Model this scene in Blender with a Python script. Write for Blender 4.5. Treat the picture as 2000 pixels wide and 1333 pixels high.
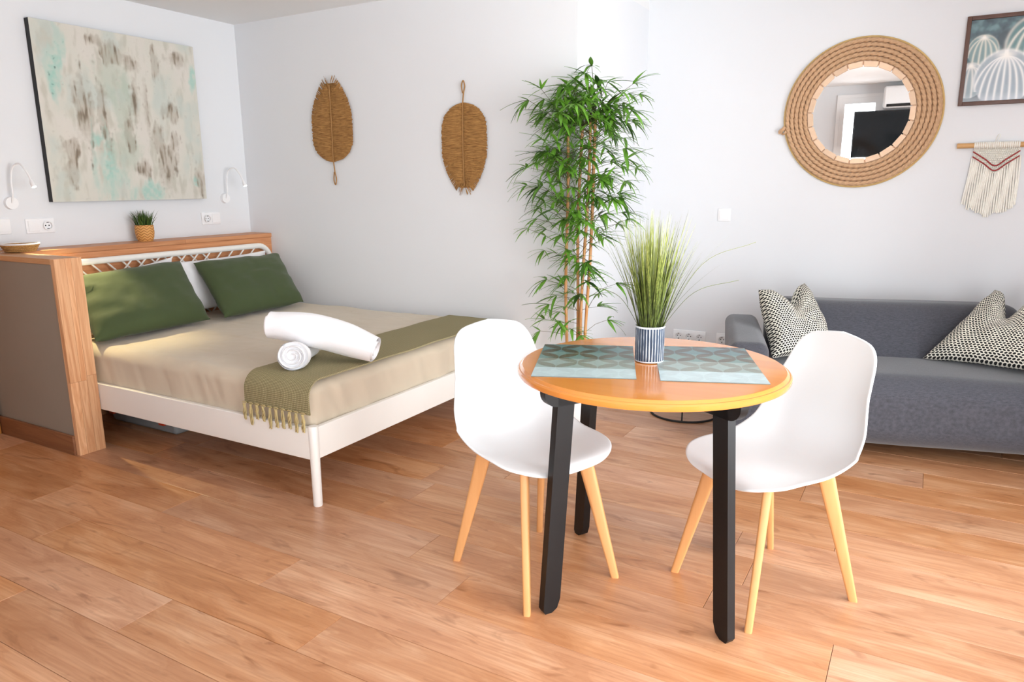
import bpy, math, random
import numpy as np
from mathutils import Vector, Matrix, noise
random.seed(7)
R = math.radians
for o in list(bpy.data.objects): bpy.data.objects.remove(o)
scn = bpy.context.scene
col = scn.collection

# ------------------------------------------------------------------ camera
FPX, PITCH, YAW, ROLL, CH = 1413.35, R(12.152), R(29.757), R(-.3994), 1.3
FW = Vector((-math.sin(YAW)*math.cos(PITCH), math.cos(YAW)*math.cos(PITCH), -math.sin(PITCH)))
RT0 = Vector((math.cos(YAW), math.sin(YAW), 0)); UP0 = RT0.cross(FW)
RT = RT0*math.cos(ROLL) + UP0*math.sin(ROLL); UP = UP0*math.cos(ROLL) - RT0*math.sin(ROLL)
CAM = Vector((0, 0, CH))
cd = bpy.data.cameras.new('camera'); cam = bpy.data.objects.new('camera', cd); col.objects.link(cam)
cd.sensor_width = 36; cd.lens = FPX/2000*36; cd.clip_start = .02
cam.matrix_world = Matrix(((RT.x, UP.x, -FW.x, 0), (RT.y, UP.y, -FW.y, 0), (RT.z, UP.z, -FW.z, CH), (0, 0, 0, 1)))
scn.camera = cam

# ------------------------------------------------------------------ light and exposure
scn.view_settings.view_transform = 'Standard'; scn.view_settings.look = 'None'
scn.view_settings.gamma = 1; scn.view_settings.use_curve_mapping = False
scn.view_settings.exposure = 0.43
w = bpy.data.worlds.new('sky'); scn.world = w; w.use_nodes = True
bg = w.node_tree.nodes['Background']; bg.inputs[0].default_value = (.86, .93, 1, 1); bg.inputs[1].default_value = 3.0

def area(name, loc, rot, sx, sy, power, color):
    l = bpy.data.lights.new(name, 'AREA'); l.shape = 'RECTANGLE'; l.size = sx; l.size_y = sy; l.energy = power; l.color = color
    o = bpy.data.objects.new(name, l); o.location = loc; o.rotation_euler = rot; col.objects.link(o); return o
area('window_daylight', (1.86, 1.7, 1.2), (0, R(90), 0), 2.1, 2.8, 122, (.965, .985, 1))
area('added_rear_fill', (.92, -.92, 1.2), (R(90), 0, 0), 1.1, 2.1, 52, (.965, .985, 1))  # added fill from behind the camera, brightens sofa wall, sofa and table
area('balcony_daylight', (-.88, -.85, 1.25), (R(90), 0, 0), .40, 2.0, 14, (.97, .985, 1))

# ------------------------------------------------------------------ pixel helpers
def ray(x, y): return FW + RT*((x-1000)/FPX) - UP*((y-666.5)/FPX)
def on_y(x, y, Y): d = ray(x, y); return CAM + d*(Y/d.y)
def on_x(x, y, X): d = ray(x, y); return CAM + d*(X/d.x)
def on_z(x, y, Z): d = ray(x, y); return CAM + d*((Z-CH)/d.z)

# ------------------------------------------------------------------ mesh helpers
class MB:
    def __init__(s): s.v = []; s.f = []; s.uv = None
    def add(s, vs, fs):
        b = len(s.v); s.v += [tuple(p) for p in vs]; s.f += [tuple(b+i for i in f) for f in fs]; return s
    def box(s, a, b):
        x0, y0, z0 = a; x1, y1, z1 = b
        return s.add([(x0,y0,z0),(x1,y0,z0),(x1,y1,z0),(x0,y1,z0),(x0,y0,z1),(x1,y0,z1),(x1,y1,z1),(x0,y1,z1)],
              [(0,3,2,1),(4,5,6,7),(0,1,5,4),(1,2,6,5),(2,3,7,6),(3,0,4,7)])
    def bevbox(s, a, b, r=.002):
        return s.rbox(a, b, r, 1, 1, 1)
    def rbox(s, a, b, r, nx=4, ny=4, nz=4, fn=None, seg=3):
        """box with rounded edges; fn(p) -> p deforms it"""
        a = Vector(a); b = Vector(b)
        r = min(r, *(.499*(b[i]-a[i]) for i in range(3)))
        def ticks(lo, hi, n):
            t = [lo + r*(1-math.cos(i/seg*math.pi/2))*.0 + r*i/seg for i in range(seg)]
            t += [lo + r + (hi-lo-2*r)*i/n for i in range(n+1)]
            t += [hi - r + r*(i+1)/seg for i in range(seg)]
            return t
        T = [ticks(a[i], b[i], n) for i, n in enumerate((nx, ny, nz))]
        idx = {}; vs = []; fs = []
        ia = a + Vector((r, r, r)); ib = b - Vector((r, r, r))
        def vid(i, j, k):
            key = (i, j, k)
            if key not in idx:
                p = Vector((T[0][i], T[1][j], T[2][k]))
                q = Vector((min(max(p[m], ia[m]), ib[m]) for m in range(3)))
                # use tan spacing so that arcs are even
                d = p - q
                if d.length > 1e-9:
                    d = Vector((math.copysign(math.tan(abs(c)/r*math.pi/4), c) if r > 0 else 0 for c in d))
                    d.normalize(); p = q + d*r
                if fn: p = fn(p)
                idx[key] = len(vs); vs.append(tuple(p))
            return idx[key]
        N = [len(t)-1 for t in T]
        for i in range(N[0]):
            for j in range(N[1]):
                fs.append((vid(i,j,0), vid(i,j+1,0), vid(i+1,j+1,0), vid(i+1,j,0)))
                fs.append((vid(i,j,N[2]), vid(i+1,j,N[2]), vid(i+1,j+1,N[2]), vid(i,j+1,N[2])))
        for i in range(N[0]):
            for k in range(N[2]):
                fs.append((vid(i,0,k), vid(i+1,0,k), vid(i+1,0,k+1), vid(i,0,k+1)))
                fs.append((vid(i,N[1],k), vid(i,N[1],k+1), vid(i+1,N[1],k+1), vid(i+1,N[1],k)))
        for j in range(N[1]):
            for k in range(N[2]):
                fs.append((vid(0,j,k), vid(0,j,k+1), vid(0,j+1,k+1), vid(0,j+1,k)))
                fs.append((vid(N[0],j,k), vid(N[0],j+1,k), vid(N[0],j+1,k+1), vid(N[0],j,k+1)))
        return s.add(vs, fs)
    def tube(s, pts, r, n=8, closed=False, cap=True):
        pts = [Vector(p) for p in pts]; m = len(pts); rs = r if isinstance(r, (list, tuple)) else [r]*m
        vs = []; up = None
        for i, p in enumerate(pts):
            if closed: t = pts[(i+1) % m] - pts[i-1]
            else: t = pts[min(i+1, m-1)] - pts[max(i-1, 0)]
            t.normalize()
            if up is None: up = t.orthogonal().normalized()
            up = (up - t*up.dot(t)).normalized(); sd = t.cross(up)
            vs += [p + (up*math.cos(2*math.pi*k/n) + sd*math.sin(2*math.pi*k/n))*rs[i] for k in range(n)]
        fs = []
        for i in range(m if closed else m-1):
            for k in range(n):
                fs.append((i*n+k, i*n+(k+1) % n, ((i+1) % m)*n+(k+1) % n, ((i+1) % m)*n+k))
        if cap and not closed: fs += [tuple(range(n-1, -1, -1)), tuple((m-1)*n+k for k in range(n))]
        return s.add(vs, fs)
    def lathe(s, prof, c=(0, 0, 0), n=32, wob=None):
        vs = []; m = len(prof)
        for k in range(n):
            a = 2*math.pi*k/n
            for i, (r, z) in enumerate(prof):
                rr = r*(wob(a, z) if wob else 1)
                vs.append((c[0]+rr*math.cos(a), c[1]+rr*math.sin(a), c[2]+z))
        fs = []
        for k in range(n):
            for i in range(m-1):
                fs.append((k*m+i, ((k+1) % n)*m+i, ((k+1) % n)*m+i+1, k*m+i+1))
        if prof[0][0] > 0: fs.append(tuple(k*m for k in range(n-1, -1, -1)))
        if prof[-1][0] > 0: fs.append(tuple(k*m+m-1 for k in range(n)))
        return s.add(vs, fs)
    def prism(s, poly, fn0, fn1):
        n = len(poly); vs = [fn0(*p) for p in poly] + [fn1(*p) for p in poly]
        return s.add(vs, [tuple(range(n-1, -1, -1)), tuple(range(n, 2*n))] + [(i, (i+1) % n, n+(i+1) % n, n+i) for i in range(n)])
    def grid(s, fn, nu, nv):
        vs = [fn(i/nu, j/nv) for i in range(nu+1) for j in range(nv+1)]
        fs = [(i*(nv+1)+j, (i+1)*(nv+1)+j, (i+1)*(nv+1)+j+1, i*(nv+1)+j+1) for i in range(nu) for j in range(nv)]
        return s.add(vs, fs)
    def mesh(s, name, mat, smooth=True, ang=40):
        me = bpy.data.meshes.new(name); me.from_pydata(s.v, [], s.f)
        if mat: me.materials.append(mat)
        if smooth:
            me.polygons.foreach_set('use_smooth', [True]*len(me.polygons))
            me.set_sharp_from_angle(angle=R(ang))
        if s.uv is not None:
            l = me.uv_layers.new(name='UVMap')
            vi = np.empty(len(me.loops), int); me.loops.foreach_get('vertex_index', vi)
            l.data.foreach_set('uv', np.array(s.uv, float)[vi].ravel())
        me.update(); return me
    def build(s, name, mat, parent=None, smooth=True, ang=40):
        o = bpy.data.objects.new(name, s.mesh(name, mat, smooth, ang)); col.objects.link(o)
        if parent: o.parent = parent
        return o

def fix(o):   # consistent outward normals
    import bmesh
    bm = bmesh.new(); bm.from_mesh(o.data); bmesh.ops.recalc_face_normals(bm, faces=bm.faces); bm.to_mesh(o.data); bm.free(); return o
def tag(o, label=None, cat=None, group=None, kind=None):
    if label: o['label'] = label
    if cat: o['category'] = cat
    if group: o['group'] = group
    if kind: o['kind'] = kind
    return o
def empty(name, loc=(0, 0, 0), rz=0, **k):
    o = bpy.data.objects.new(name, None); o.empty_display_size = .05; o.location = loc; o.rotation_euler = (0, 0, rz); col.objects.link(o); tag(o, **k); return o
def copy_tree(o, parent=None):
    c = o.copy(); col.objects.link(c); c.parent = parent
    for ch in list(o.children): copy_tree(ch, c)
    return c
def lerp(a, b, t): return a + (b-a)*t
def smooth(e0, e1, x):
    t = np.clip((x-e0)/(e1-e0), 0, 1); return t*t*(3-2*t)
def nz(x, y, z=0): return noise.noise(Vector((x, y, z)))
def curve(pts, n):   # Catmull-Rom through pts
    P = [Vector(p) for p in pts]; P = [P[0]*2-P[1]] + P + [P[-1]*2-P[-2]]; out = []
    m = len(P)-3
    for i in range(n+1):
        t = i/n*m; k = min(int(t), m-1); f = t-k; a, b, c, d = P[k:k+4]
        out.append(.5*((2*b) + (c-a)*f + (2*a-5*b+4*c-d)*f*f + (3*b-a-3*c+d)*f**3))
    return out

# ------------------------------------------------------------------ materials
def lin(c):
    return tuple((x/255/12.92 if x/255 <= .04045 else ((x/255+.055)/1.055)**2.4) for x in c) + (1,)
def newmat(name):
    m = bpy.data.materials.new(name); m.use_nodes = True; nt = m.node_tree
    return m, nt, nt.nodes['Principled BSDF']
def N(nt, typ, ins=None, **props):
    n = nt.nodes.new(typ)
    for k, v in props.items(): setattr(n, k, v)
    for k, v in (ins or {}).items():
        if isinstance(v, bpy.types.NodeSocket): nt.links.new(v, n.inputs[k])
        else: n.inputs[k].default_value = v
    return n
def mth(nt, op, a, b=None, c=None, clamp=False):
    n = nt.nodes.new('ShaderNodeMath'); n.operation = op; n.use_clamp = clamp
    for i, v in enumerate((a, b, c)):
        if v is None: continue
        if isinstance(v, bpy.types.NodeSocket): nt.links.new(v, n.inputs[i])
        else: n.inputs[i].default_value = v
    return n.outputs[0]
def mixc(nt, f, a, b, mode='MIX'):
    n = nt.nodes.new('ShaderNodeMix'); n.data_type = 'RGBA'; n.blend_type = mode
    for k, v in ((0, f), (6, a), (7, b)):
        if isinstance(v, bpy.types.NodeSocket): nt.links.new(v, n.inputs[k])
        else: n.inputs[k].default_value = v
    return n.outputs[2]
def ramp(nt, f, stops):
    n = nt.nodes.new('ShaderNodeValToRGB'); e = n.color_ramp.elements
    while len(e) < len(stops): e.new(.5)
    for i, (p, c) in enumerate(stops): e[i].position = p; e[i].color = c
    nt.links.new(f, n.inputs[0]); return n.outputs[0]
def bump(nt, b, h, strength=.2, dist=.002):
    n = N(nt, 'ShaderNodeBump', {'Height': h, 'Strength': strength, 'Distance': dist}); nt.links.new(n.outputs[0], b.inputs['Normal'])
def coord(nt, scale=(1, 1, 1), kind='Object', rot=(0, 0, 0)):
    tc = N(nt, 'ShaderNodeTexCoord'); mp = N(nt, 'ShaderNodeMapping', {'Vector': tc.outputs[kind], 'Scale': scale, 'Rotation': rot}); return mp.outputs[0]
def plain(name, c, rough=.5, var=.04, vs=6., bs=0., bscale=200., metal=0., spec=.5, sheen=0.):
    m, nt, b = newmat(name); v = coord(nt)
    n = N(nt, 'ShaderNodeTexNoise', {'Vector': v, 'Scale': vs, 'Detail': 3.})
    c1 = lin(tuple(max(0, x*(1-var)) for x in c)); c2 = lin(tuple(min(255, x*(1+var)) for x in c))
    nt.links.new(mixc(nt, n.outputs[0], c1, c2), b.inputs['Base Color'])
    b.inputs['Roughness'].default_value = rough; b.inputs['Metallic'].default_value = metal; b.inputs['Specular IOR Level'].default_value = spec
    if sheen: b.inputs['Sheen Weight'].default_value = sheen
    if bs:
        n2 = N(nt, 'ShaderNodeTexNoise', {'Vector': v, 'Scale': bscale, 'Detail': 2.}); bump(nt, b, n2.outputs[0], bs, .001)
    return m
def wood(name, ca, cb, cc=None, axis=0, scale=14., rough=.4, stretch=.07, rnd=False, rings=True, spec=.5):
    """grain runs along the axis"""
    m, nt, b = newmat(name); tc = N(nt, 'ShaderNodeTexCoord'); v = tc.outputs['Object']
    oi = N(nt, 'ShaderNodeObjectInfo')
    off = N(nt, 'ShaderNodeVectorMath', {0: v, 1: (0, 0, 0)}, operation='ADD')
    if rnd:
        r100 = mth(nt, 'MULTIPLY', oi.outputs['Random'], 57.); cmb = N(nt, 'ShaderNodeCombineXYZ', {0: r100, 1: r100, 2: r100}); nt.links.new(cmb.outputs[0], off.inputs[1])
    sc = [scale]*3; sc[axis] = scale*stretch
    mp = N(nt, 'ShaderNodeMapping', {'Vector': off.outputs[0], 'Scale': sc})
    n1 = N(nt, 'ShaderNodeTexNoise', {'Vector': mp.outputs[0], 'Scale': 1., 'Detail': 5., 'Roughness': .6, 'Distortion': .6})
    f = n1.outputs[0]
    if rings:
        f = mth(nt, 'FRACT', mth(nt, 'MULTIPLY', f, 7.)); f = mth(nt, 'PINGPONG', f, .5); f = mth(nt, 'ADD', mth(nt, 'MULTIPLY', f, .9), mth(nt, 'MULTIPLY', n1.outputs[0], .5))
    sc2 = [scale*9]*3; sc2[axis] = scale*.25
    mp2 = N(nt, 'ShaderNodeMapping', {'Vector': off.outputs[0], 'Scale': sc2}); n2 = N(nt, 'ShaderNodeTexNoise', {'Vector': mp2.outputs[0], 'Scale': 1., 'Detail': 3.})
    c0 = ramp(nt, f, [(.25, lin(ca)), (.75, lin(cb))])
    c1 = mixc(nt, mth(nt, 'MULTIPLY', n2.outputs[0], .35), c0, lin(cc or ca))
    if rnd:
        hv = N(nt, 'ShaderNodeHueSaturation', {'Color': c1, 'Value': mth(nt, 'ADD', .88, mth(nt, 'MULTIPLY', oi.outputs['Random'], .24))}); c1 = hv.outputs[0]
    nt.links.new(c1, b.inputs['Base Color']); b.inputs['Roughness'].default_value = rough; b.inputs['Specular IOR Level'].default_value = spec
    bump(nt, b, n2.outputs[0], .12, .0005)
    return m
def vcol(name, rough=.6, bs=0., bscale=200., coat=0.):
    m, nt, b = newmat(name); a = N(nt, 'ShaderNodeVertexColor', layer_name='Col'); nt.links.new(a.outputs[0], b.inputs['Base Color'])
    b.inputs['Roughness'].default_value = rough; b.inputs['Coat Weight'].default_value = coat
    if bs:
        n2 = N(nt, 'ShaderNodeTexNoise', {'Vector': coord(nt), 'Scale': bscale, 'Detail': 3.}); bump(nt, b, n2.outputs[0], bs, .002)
    return m
def paint_mesh(o, cols):
    a = o.data.color_attributes.new('Col', 'FLOAT_COLOR', 'POINT'); c = np.ones((len(o.data.vertices), 4)); c[:, :3] = cols; a.data.foreach_set('color', c.ravel())

M = {}
M['wall'] = plain('white_wall_paint', (230, 232, 235), .75, .006, 2., .03, 300)
M['ceiling'] = plain('ceiling_paint', (236, 236, 236), .8, .006, 2.)
M['taupe'] = plain('taupe_wall_paint', (150, 139, 126), .8, .02, 3., .1, 250)
M['oak'] = wood('oak_board', (234, 186, 142), (206, 146, 100), (184, 124, 80), 2, 16, .45, .06, True)
M['oak_y'] = wood('oak_ledge', (212, 152, 106), (192, 128, 84), (168, 106, 66), 1, 16, .45, .05, True)
M['oak_x'] = wood('oak_cap', (214, 168, 124), (196, 142, 98), (172, 116, 74), 0, 16, .45, .05, True)
M['skirt'] = wood('skirting', (150, 100, 66), (128, 82, 52), (110, 70, 44), 0, 16, .5, .05)
M['casing'] = wood('door_casing_wood', (190, 126, 60), (168, 104, 42), (150, 90, 36), 2, 14, .45, .05)
M['dark_sub'] = plain('dark_underfloor_board', (88, 58, 36), .9)  # dark brown board under the planks, showing in their joints
M['whitelac'] = plain('white_lacquer', (240, 237, 231), .35, .01)
M['plastic'] = plain('white_plastic', (244, 244, 245), .35, .005)
M['shell'] = plain('white_chair_shell', (232, 236, 238), .38, .004, 3., .02, 500)
M['black'] = plain('black_steel', (12, 12, 14), .4, .1, spec=.35)
M['blackmat'] = plain('matt_black', (16, 16, 17), .6, .1)
M['beech'] = wood('beech_leg', (224, 168, 112), (214, 154, 96), (202, 140, 82), 2, 20, .45, .05, False, False)
M['table'] = wood('table_wood', (230, 152, 74), (220, 138, 60), (206, 122, 48), 0, 5, .16, .1, False, False, .6)
nt = M['table'].node_tree; b = nt.nodes['Principled BSDF']; src = b.inputs['Base Color'].links[0].from_socket      # glued staves along x
sy_ = N(nt, 'ShaderNodeSeparateXYZ', {0: N(nt, 'ShaderNodeTexCoord').outputs['Object']}); wn = N(nt, 'ShaderNodeTexWhiteNoise', {'W': mth(nt, 'FLOOR', mth(nt, 'MULTIPLY', sy_.outputs[1], 10.))}, noise_dimensions='1D')
hv = N(nt, 'ShaderNodeHueSaturation', {'Color': src, 'Value': mth(nt, 'ADD', .90, mth(nt, 'MULTIPLY', wn.outputs['Value'], .2))}); nt.links.new(hv.outputs[0], b.inputs['Base Color']); b.inputs['Coat Weight'].default_value = .35; b.inputs['Coat Roughness'].default_value = .12
M['linen'] = plain('beige_linen', (206, 192, 170), .85, .03, 5., .25, 700, sheen=.2)
M['green'] = plain('green_cotton', (64, 78, 42), .85, .05, 7., .25, 700, sheen=.15)
M['whitecotton'] = plain('white_cotton', (240, 240, 242), .85, .01, 7., .2, 600)
M['towel'] = plain('white_terry', (246, 246, 248), .95, .008, 9., .5, 380, sheen=.3)
M['tassel'] = plain('khaki_yarn', (190, 172, 122), .9, .08, 30.)
M['bamboo'] = wood('bamboo_cane', (214, 160, 100), (190, 132, 78), (160, 106, 60), 2, 18, .4, .04, True)
M['soil'] = plain('dark_soil', (46, 36, 26), .95, .2, 60)
M['jute'] = None
M['glassy'] = None

def fabric(name, ca, cb, sx, sy, rough=.9):
    m, nt, b = newmat(name); v = coord(nt)
    n0 = N(nt, 'ShaderNodeTexNoise', {'Vector': v, 'Scale': 5., 'Detail': 2.})
    n1 = N(nt, 'ShaderNodeTexNoise', {'Vector': coord(nt, (sx, sy, sx)), 'Scale': 1., 'Detail': 3.})
    n2 = N(nt, 'ShaderNodeTexNoise', {'Vector': coord(nt, (sy, sx, sy)), 'Scale': 1., 'Detail': 3.})
    f = mth(nt, 'ADD', mth(nt, 'MULTIPLY', n1.outputs[0], .5), mth(nt, 'MULTIPLY', n2.outputs[0], .5))
    nt.links.new(ramp(nt, f, [(.3, lin(ca)), (.7, lin(cb))]), b.inputs['Base Color']); b.inputs['Roughness'].default_value = rough; b.inputs['Sheen Weight'].default_value = .3
    bump(nt, b, f, .3, .001); return m
M['sofa'] = fabric('charcoal_upholstery', (48, 50, 57), (86, 87, 96), 60, 500)
# knitted throw
m, nt, b = newmat('khaki_knit'); v = coord(nt)
s = N(nt, 'ShaderNodeSeparateXYZ', {0: v})
def tri(x, k): return mth(nt, 'PINGPONG', mth(nt, 'MULTIPLY', x, k), 1.)
yz = mth(nt, 'ADD', s.outputs[1], s.outputs[2])
f = mth(nt, 'MULTIPLY', tri(s.outputs[0], 230), tri(yz, 230))
nt.links.new(ramp(nt, f, [(.05, lin((120, 112, 76))), (.5, lin((178, 166, 128)))]), b.inputs['Base Color']); b.inputs['Roughness'].default_value = .95
bump(nt, b, f, .6, .003); M['knit'] = m
# black and cream cushion weave (UV in metres)
m, nt, b = newmat('black_dash_weave'); uv = coord(nt, kind='UV'); s = N(nt, 'ShaderNodeSeparateXYZ', {0: uv})
r_ = mth(nt, 'MULTIPLY', s.outputs[1], 84.); row = mth(nt, 'FLOOR', r_); fy = mth(nt, 'SUBTRACT', mth(nt, 'FRACT', r_), .5)
cx = mth(nt, 'ADD', mth(nt, 'MULTIPLY', s.outputs[0], 72.), mth(nt, 'MULTIPLY', mth(nt, 'MODULO', row, 2.), .5)); fx = mth(nt, 'SUBTRACT', mth(nt, 'FRACT', cx), .5)
sg = mth(nt, 'SUBTRACT', mth(nt, 'MULTIPLY', mth(nt, 'MODULO', row, 2.), 2.), 1.)
sk = mth(nt, 'ADD', fx, mth(nt, 'MULTIPLY', mth(nt, 'MULTIPLY', fy, sg), .35))
d = mth(nt, 'ADD', mth(nt, 'POWER', mth(nt, 'MULTIPLY', sk, 2.55), 2.), mth(nt, 'POWER', mth(nt, 'MULTIPLY', fy, 2.3), 2.))
nt.links.new(ramp(nt, d, [(.85, lin((20, 20, 20))), (1., lin((234, 230, 217)))]), b.inputs['Base Color']); b.inputs['Roughness'].default_value = .95
bump(nt, b, d, .35, .002); M['weave'] = m
# jute leaf, rope
def fibre(name, ca, cb, scale, axis, rough=.9):
    m, nt, b = newmat(name); sc = [scale]*3; sc[axis] = scale*.06
    n1 = N(nt, 'ShaderNodeTexNoise', {'Vector': coord(nt, sc), 'Scale': 1., 'Detail': 4.})
    nt.links.new(ramp(nt, n1.outputs[0], [(.3, lin(ca)), (.7, lin(cb))]), b.inputs['Base Color']); b.inputs['Roughness'].default_value = rough; bump(nt, b, n1.outputs[0], .4, .002); return m
M['jute'] = fibre('jute_fibre', (124, 84, 42), (186, 138, 78), 260, 0)
M['jutecord'] = plain('jute_cord', (164, 122, 74), .9, .1, 80)
M['rope'] = plain('hemp_rope', (200, 162, 126), .9, .1, 60, .4, 400)
M['block'] = wood('pale_wood_block', (242, 212, 182), (236, 202, 170), (226, 188, 154), 0, 20, .6, .1, True, False)
M['gold'] = plain('bamboo_rim', (206, 172, 112), .5, .08, 30)
# mirror glass
m, nt, b = newmat('mirror_silver'); b.inputs['Metallic'].default_value = 1; b.inputs['Roughness'].default_value = .01; b.inputs['Base Color'].default_value = (.9, .92, .92, 1); M['mirror'] = m
# window pane: thin clear sheet
m = bpy.data.materials.new('clear_pane'); m.use_nodes = True; nt = m.node_tree; nt.nodes.clear()
out = nt.nodes.new('ShaderNodeOutputMaterial'); tr = nt.nodes.new('ShaderNodeBsdfTransparent'); gl = nt.nodes.new('ShaderNodeBsdfGlossy'); gl.inputs['Roughness'].default_value = .02
fr = nt.nodes.new('ShaderNodeFresnel'); fr.inputs[0].default_value = 1.3; mx = nt.nodes.new('ShaderNodeMixShader')
nt.links.new(fr.outputs[0], mx.inputs[0]); nt.links.new(tr.outputs[0], mx.inputs[1]); nt.links.new(gl.outputs[0], mx.inputs[2]); nt.links.new(mx.outputs[0], out.inputs[0]); M['pane'] = m
def emit(name, c, st):
    m, nt, b = newmat(name); b.inputs['Emission Color'].default_value = c; b.inputs['Emission Strength'].default_value = st; b.inputs['Base Color'].default_value = c; return m

# ------------------------------------------------------------------ room shell
XL, YB, YM, XR, YR, ZC, XE = -4.30, 3.69, 4.78, 1.60, -.65, 2.395, -1.70
# floor planks
m, nt, b = newmat('floor_plank_oak')
tc = N(nt, 'ShaderNodeTexCoord'); oi = N(nt, 'ShaderNodeObjectInfo')
r57 = mth(nt, 'MULTIPLY', oi.outputs['Random'], 91.); cmb = N(nt, 'ShaderNodeCombineXYZ', {0: r57, 1: r57, 2: r57}); ad = N(nt, 'ShaderNodeVectorMath', {0: tc.outputs['Object'], 1: cmb.outputs[0]}, operation='ADD'); V0 = ad.outputs[0]
def mp(sc): return N(nt, 'ShaderNodeMapping', {'Vector': V0, 'Scale': sc}).outputs[0]
a1 = N(nt, 'ShaderNodeTexNoise', {'Vector': mp((2.2, 9, 1)), 'Scale': 1., 'Detail': 5., 'Distortion': 1.2}).outputs[0]
a2 = N(nt, 'ShaderNodeTexNoise', {'Vector': mp((4, 110, 1)), 'Scale': 1., 'Detail': 4., 'Distortion': .4}).outputs[0]
a3 = N(nt, 'ShaderNodeTexNoise', {'Vector': mp((3.2, 11, 1)), 'Scale': 1., 'Detail': 3., 'Distortion': 2.}).outputs[0]
rg = mth(nt, 'PINGPONG', mth(nt, 'FRACT', mth(nt, 'MULTIPLY', a1, 13.)), .5)
base = ramp(nt, a1, [(.3, lin((182, 132, 100))), (.5, lin((202, 154, 121))), (.72, lin((219, 178, 147)))])
c1 = mixc(nt, mth(nt, 'MULTIPLY', mth(nt, 'SUBTRACT', .64, a2, clamp=True), 1.6, clamp=True), base, lin((166, 114, 84)))
c1 = mixc(nt, mth(nt, 'MULTIPLY', rg, .22), c1, lin((226, 184, 148)))
kn = mth(nt, 'MULTIPLY', mth(nt, 'SUBTRACT', a3, .60, clamp=True), 7., clamp=True)
c1 = mixc(nt, mth(nt, 'MULTIPLY', kn, .55), c1, lin((120, 70, 40)))
pl = mth(nt, 'MULTIPLY', mth(nt, 'SUBTRACT', .33, a3, clamp=True), 6., clamp=True)
c1 = mixc(nt, mth(nt, 'MULTIPLY', pl, .5), c1, lin((234, 196, 162)))
hs = N(nt, 'ShaderNodeHueSaturation', {'Color': c1, 'Saturation': mth(nt, 'ADD', 1.0, mth(nt, 'MULTIPLY', mth(nt, 'FRACT', mth(nt, 'MULTIPLY', r57, 1.7)), .2)), 'Value': mth(nt, 'ADD', .90, mth(nt, 'MULTIPLY', oi.outputs['Random'], .18))})
nt.links.new(hs.outputs[0], b.inputs['Base Color']); b.inputs['Roughness'].default_value = .33; b.inputs['Specular IOR Level'].default_value = .65
bump(nt, b, a2, .06, .0006); M['plank'] = m

floor = MB().box((XL-.1, YR-.1, -.06), (XR+.1, YM+.1, -.012)).build('floor', M['dark_sub'], None, False); tag(floor, kind='structure')
PW, PL = .195, 1.38
rows0 = math.floor((YR-1.285)/PW)
full = MB().rbox((0, .0006, -.011), (PL-.0012, PW-.0006, 0), .0012, 1, 1, 1, seg=1).mesh('plank', M['plank'], False)
offs = {1.48: -1.83, 1.285: -1.456, 1.09: -2.0, 2.26: -1.80, .895: -1.1, 1.675: -2.62, 1.87: -1.5}
y = 1.285 + rows0*PW; rr = random.Random(3)
while y < YM:
    j = rr.uniform(0, PL)
    for k, v_ in offs.items():
        if abs(k-y) < .02: j = v_
    x = XL - 2*PL - ((XL - j) % PL)*-1
    x = j - math.ceil((j-XL)/PL)*PL
    while x < XR:
        o = bpy.data.objects.new('plank', full); col.objects.link(o); o.parent = floor; o.location = (x, y, 0); x += PL
    y += PW

def wall(name, a, b, mat='wall', holes=(), axis=None):
    """box wall; holes are (lo, hi, z0, z1) along the long axis"""
    mb = MB()
    if not holes: mb.box(a, b)
    else:
        i = axis; segs = sorted(holes); cur = a[i]
        def bx(lo, hi, z0, z1):
            p = list(a); q = list(b); p[i] = lo; q[i] = hi; p[2] = z0; q[2] = z1; mb.box(p, q)
        for lo, hi, z0, z1 in segs:
            bx(cur, lo, a[2], b[2]); bx(lo, hi, a[2], z0) if z0 > a[2]+1e-4 else None; bx(lo, hi, z1, b[2]); cur = hi
        bx(cur, b[i], a[2], b[2])
    return tag(mb.build(name, M[mat], None, False), kind='structure')
wall('wall_left', (XL-.12, YR-.12, 0), (XL, YB, ZC))
wall('wall_back', (XL-.12, YB, 0), (XE, YM+.12, ZC))
wall('wall_sofa', (XE, YM, 0), (XR+.12, YM+.12, ZC+.075))
wall('wall_right', (XR, YR-.12, 0), (XR+.12, YM, ZC+.075), holes=[(.3, 3.1, .12, 2.22)], axis=1)
wall('wall_rear', (XL, YR-.12, 0), (XR, YR, ZC+.075), holes=[(-1.10, -.66, .10, 2.32), (.36, 1.48, .12, 2.22)], axis=0)
tag(MB().box((XL-.12, YR-.12, ZC), (XE, YM+.12, ZC+.2)).box((XE, YR-.12, ZC+.075), (XR+.12, YM+.12, ZC+.2)).build('ceiling', M['ceiling'], None, False), kind='structure')
# right window (unseen, lights the room) and glazed balcony door (seen in the mirror)
w2 = empty('window_2', (XR+.03, .3, .12), kind='structure')
pw = 2.8/3
for i in range(3):
    y0 = i*pw; y1 = y0+pw; f = MB()
    for a_, b_ in (((0, y0, 0), (.06, y0+.06, 2.1)), ((0, y1-.06, 0), (.06, y1, 2.1)), ((0, y0+.06, 0), (.06, y1-.06, .06)), ((0, y0+.06, 2.04), (.06, y1-.06, 2.1))): f.box(a_, b_)
    f.build('window_frame', M['plastic'], w2, False)
    MB().box((.027, y0+.06, .06), (.031, y1-.06, 2.04)).build('pane', M['pane'], w2, False)
w3 = empty('added_fill_window', (.36, YR-.09, .12), kind='structure')  # unseen window, added to let fill light onto the sofa wall and table
f = MB()
for a_, b_ in (((0, 0, 0), (.06, .06, 2.1)), ((1.06, 0, 0), (1.12, .06, 2.1)), ((.06, 0, 0), (1.06, .06, .06)), ((.06, 0, 2.04), (1.06, .06, 2.1))): f.box(a_, b_)
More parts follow.
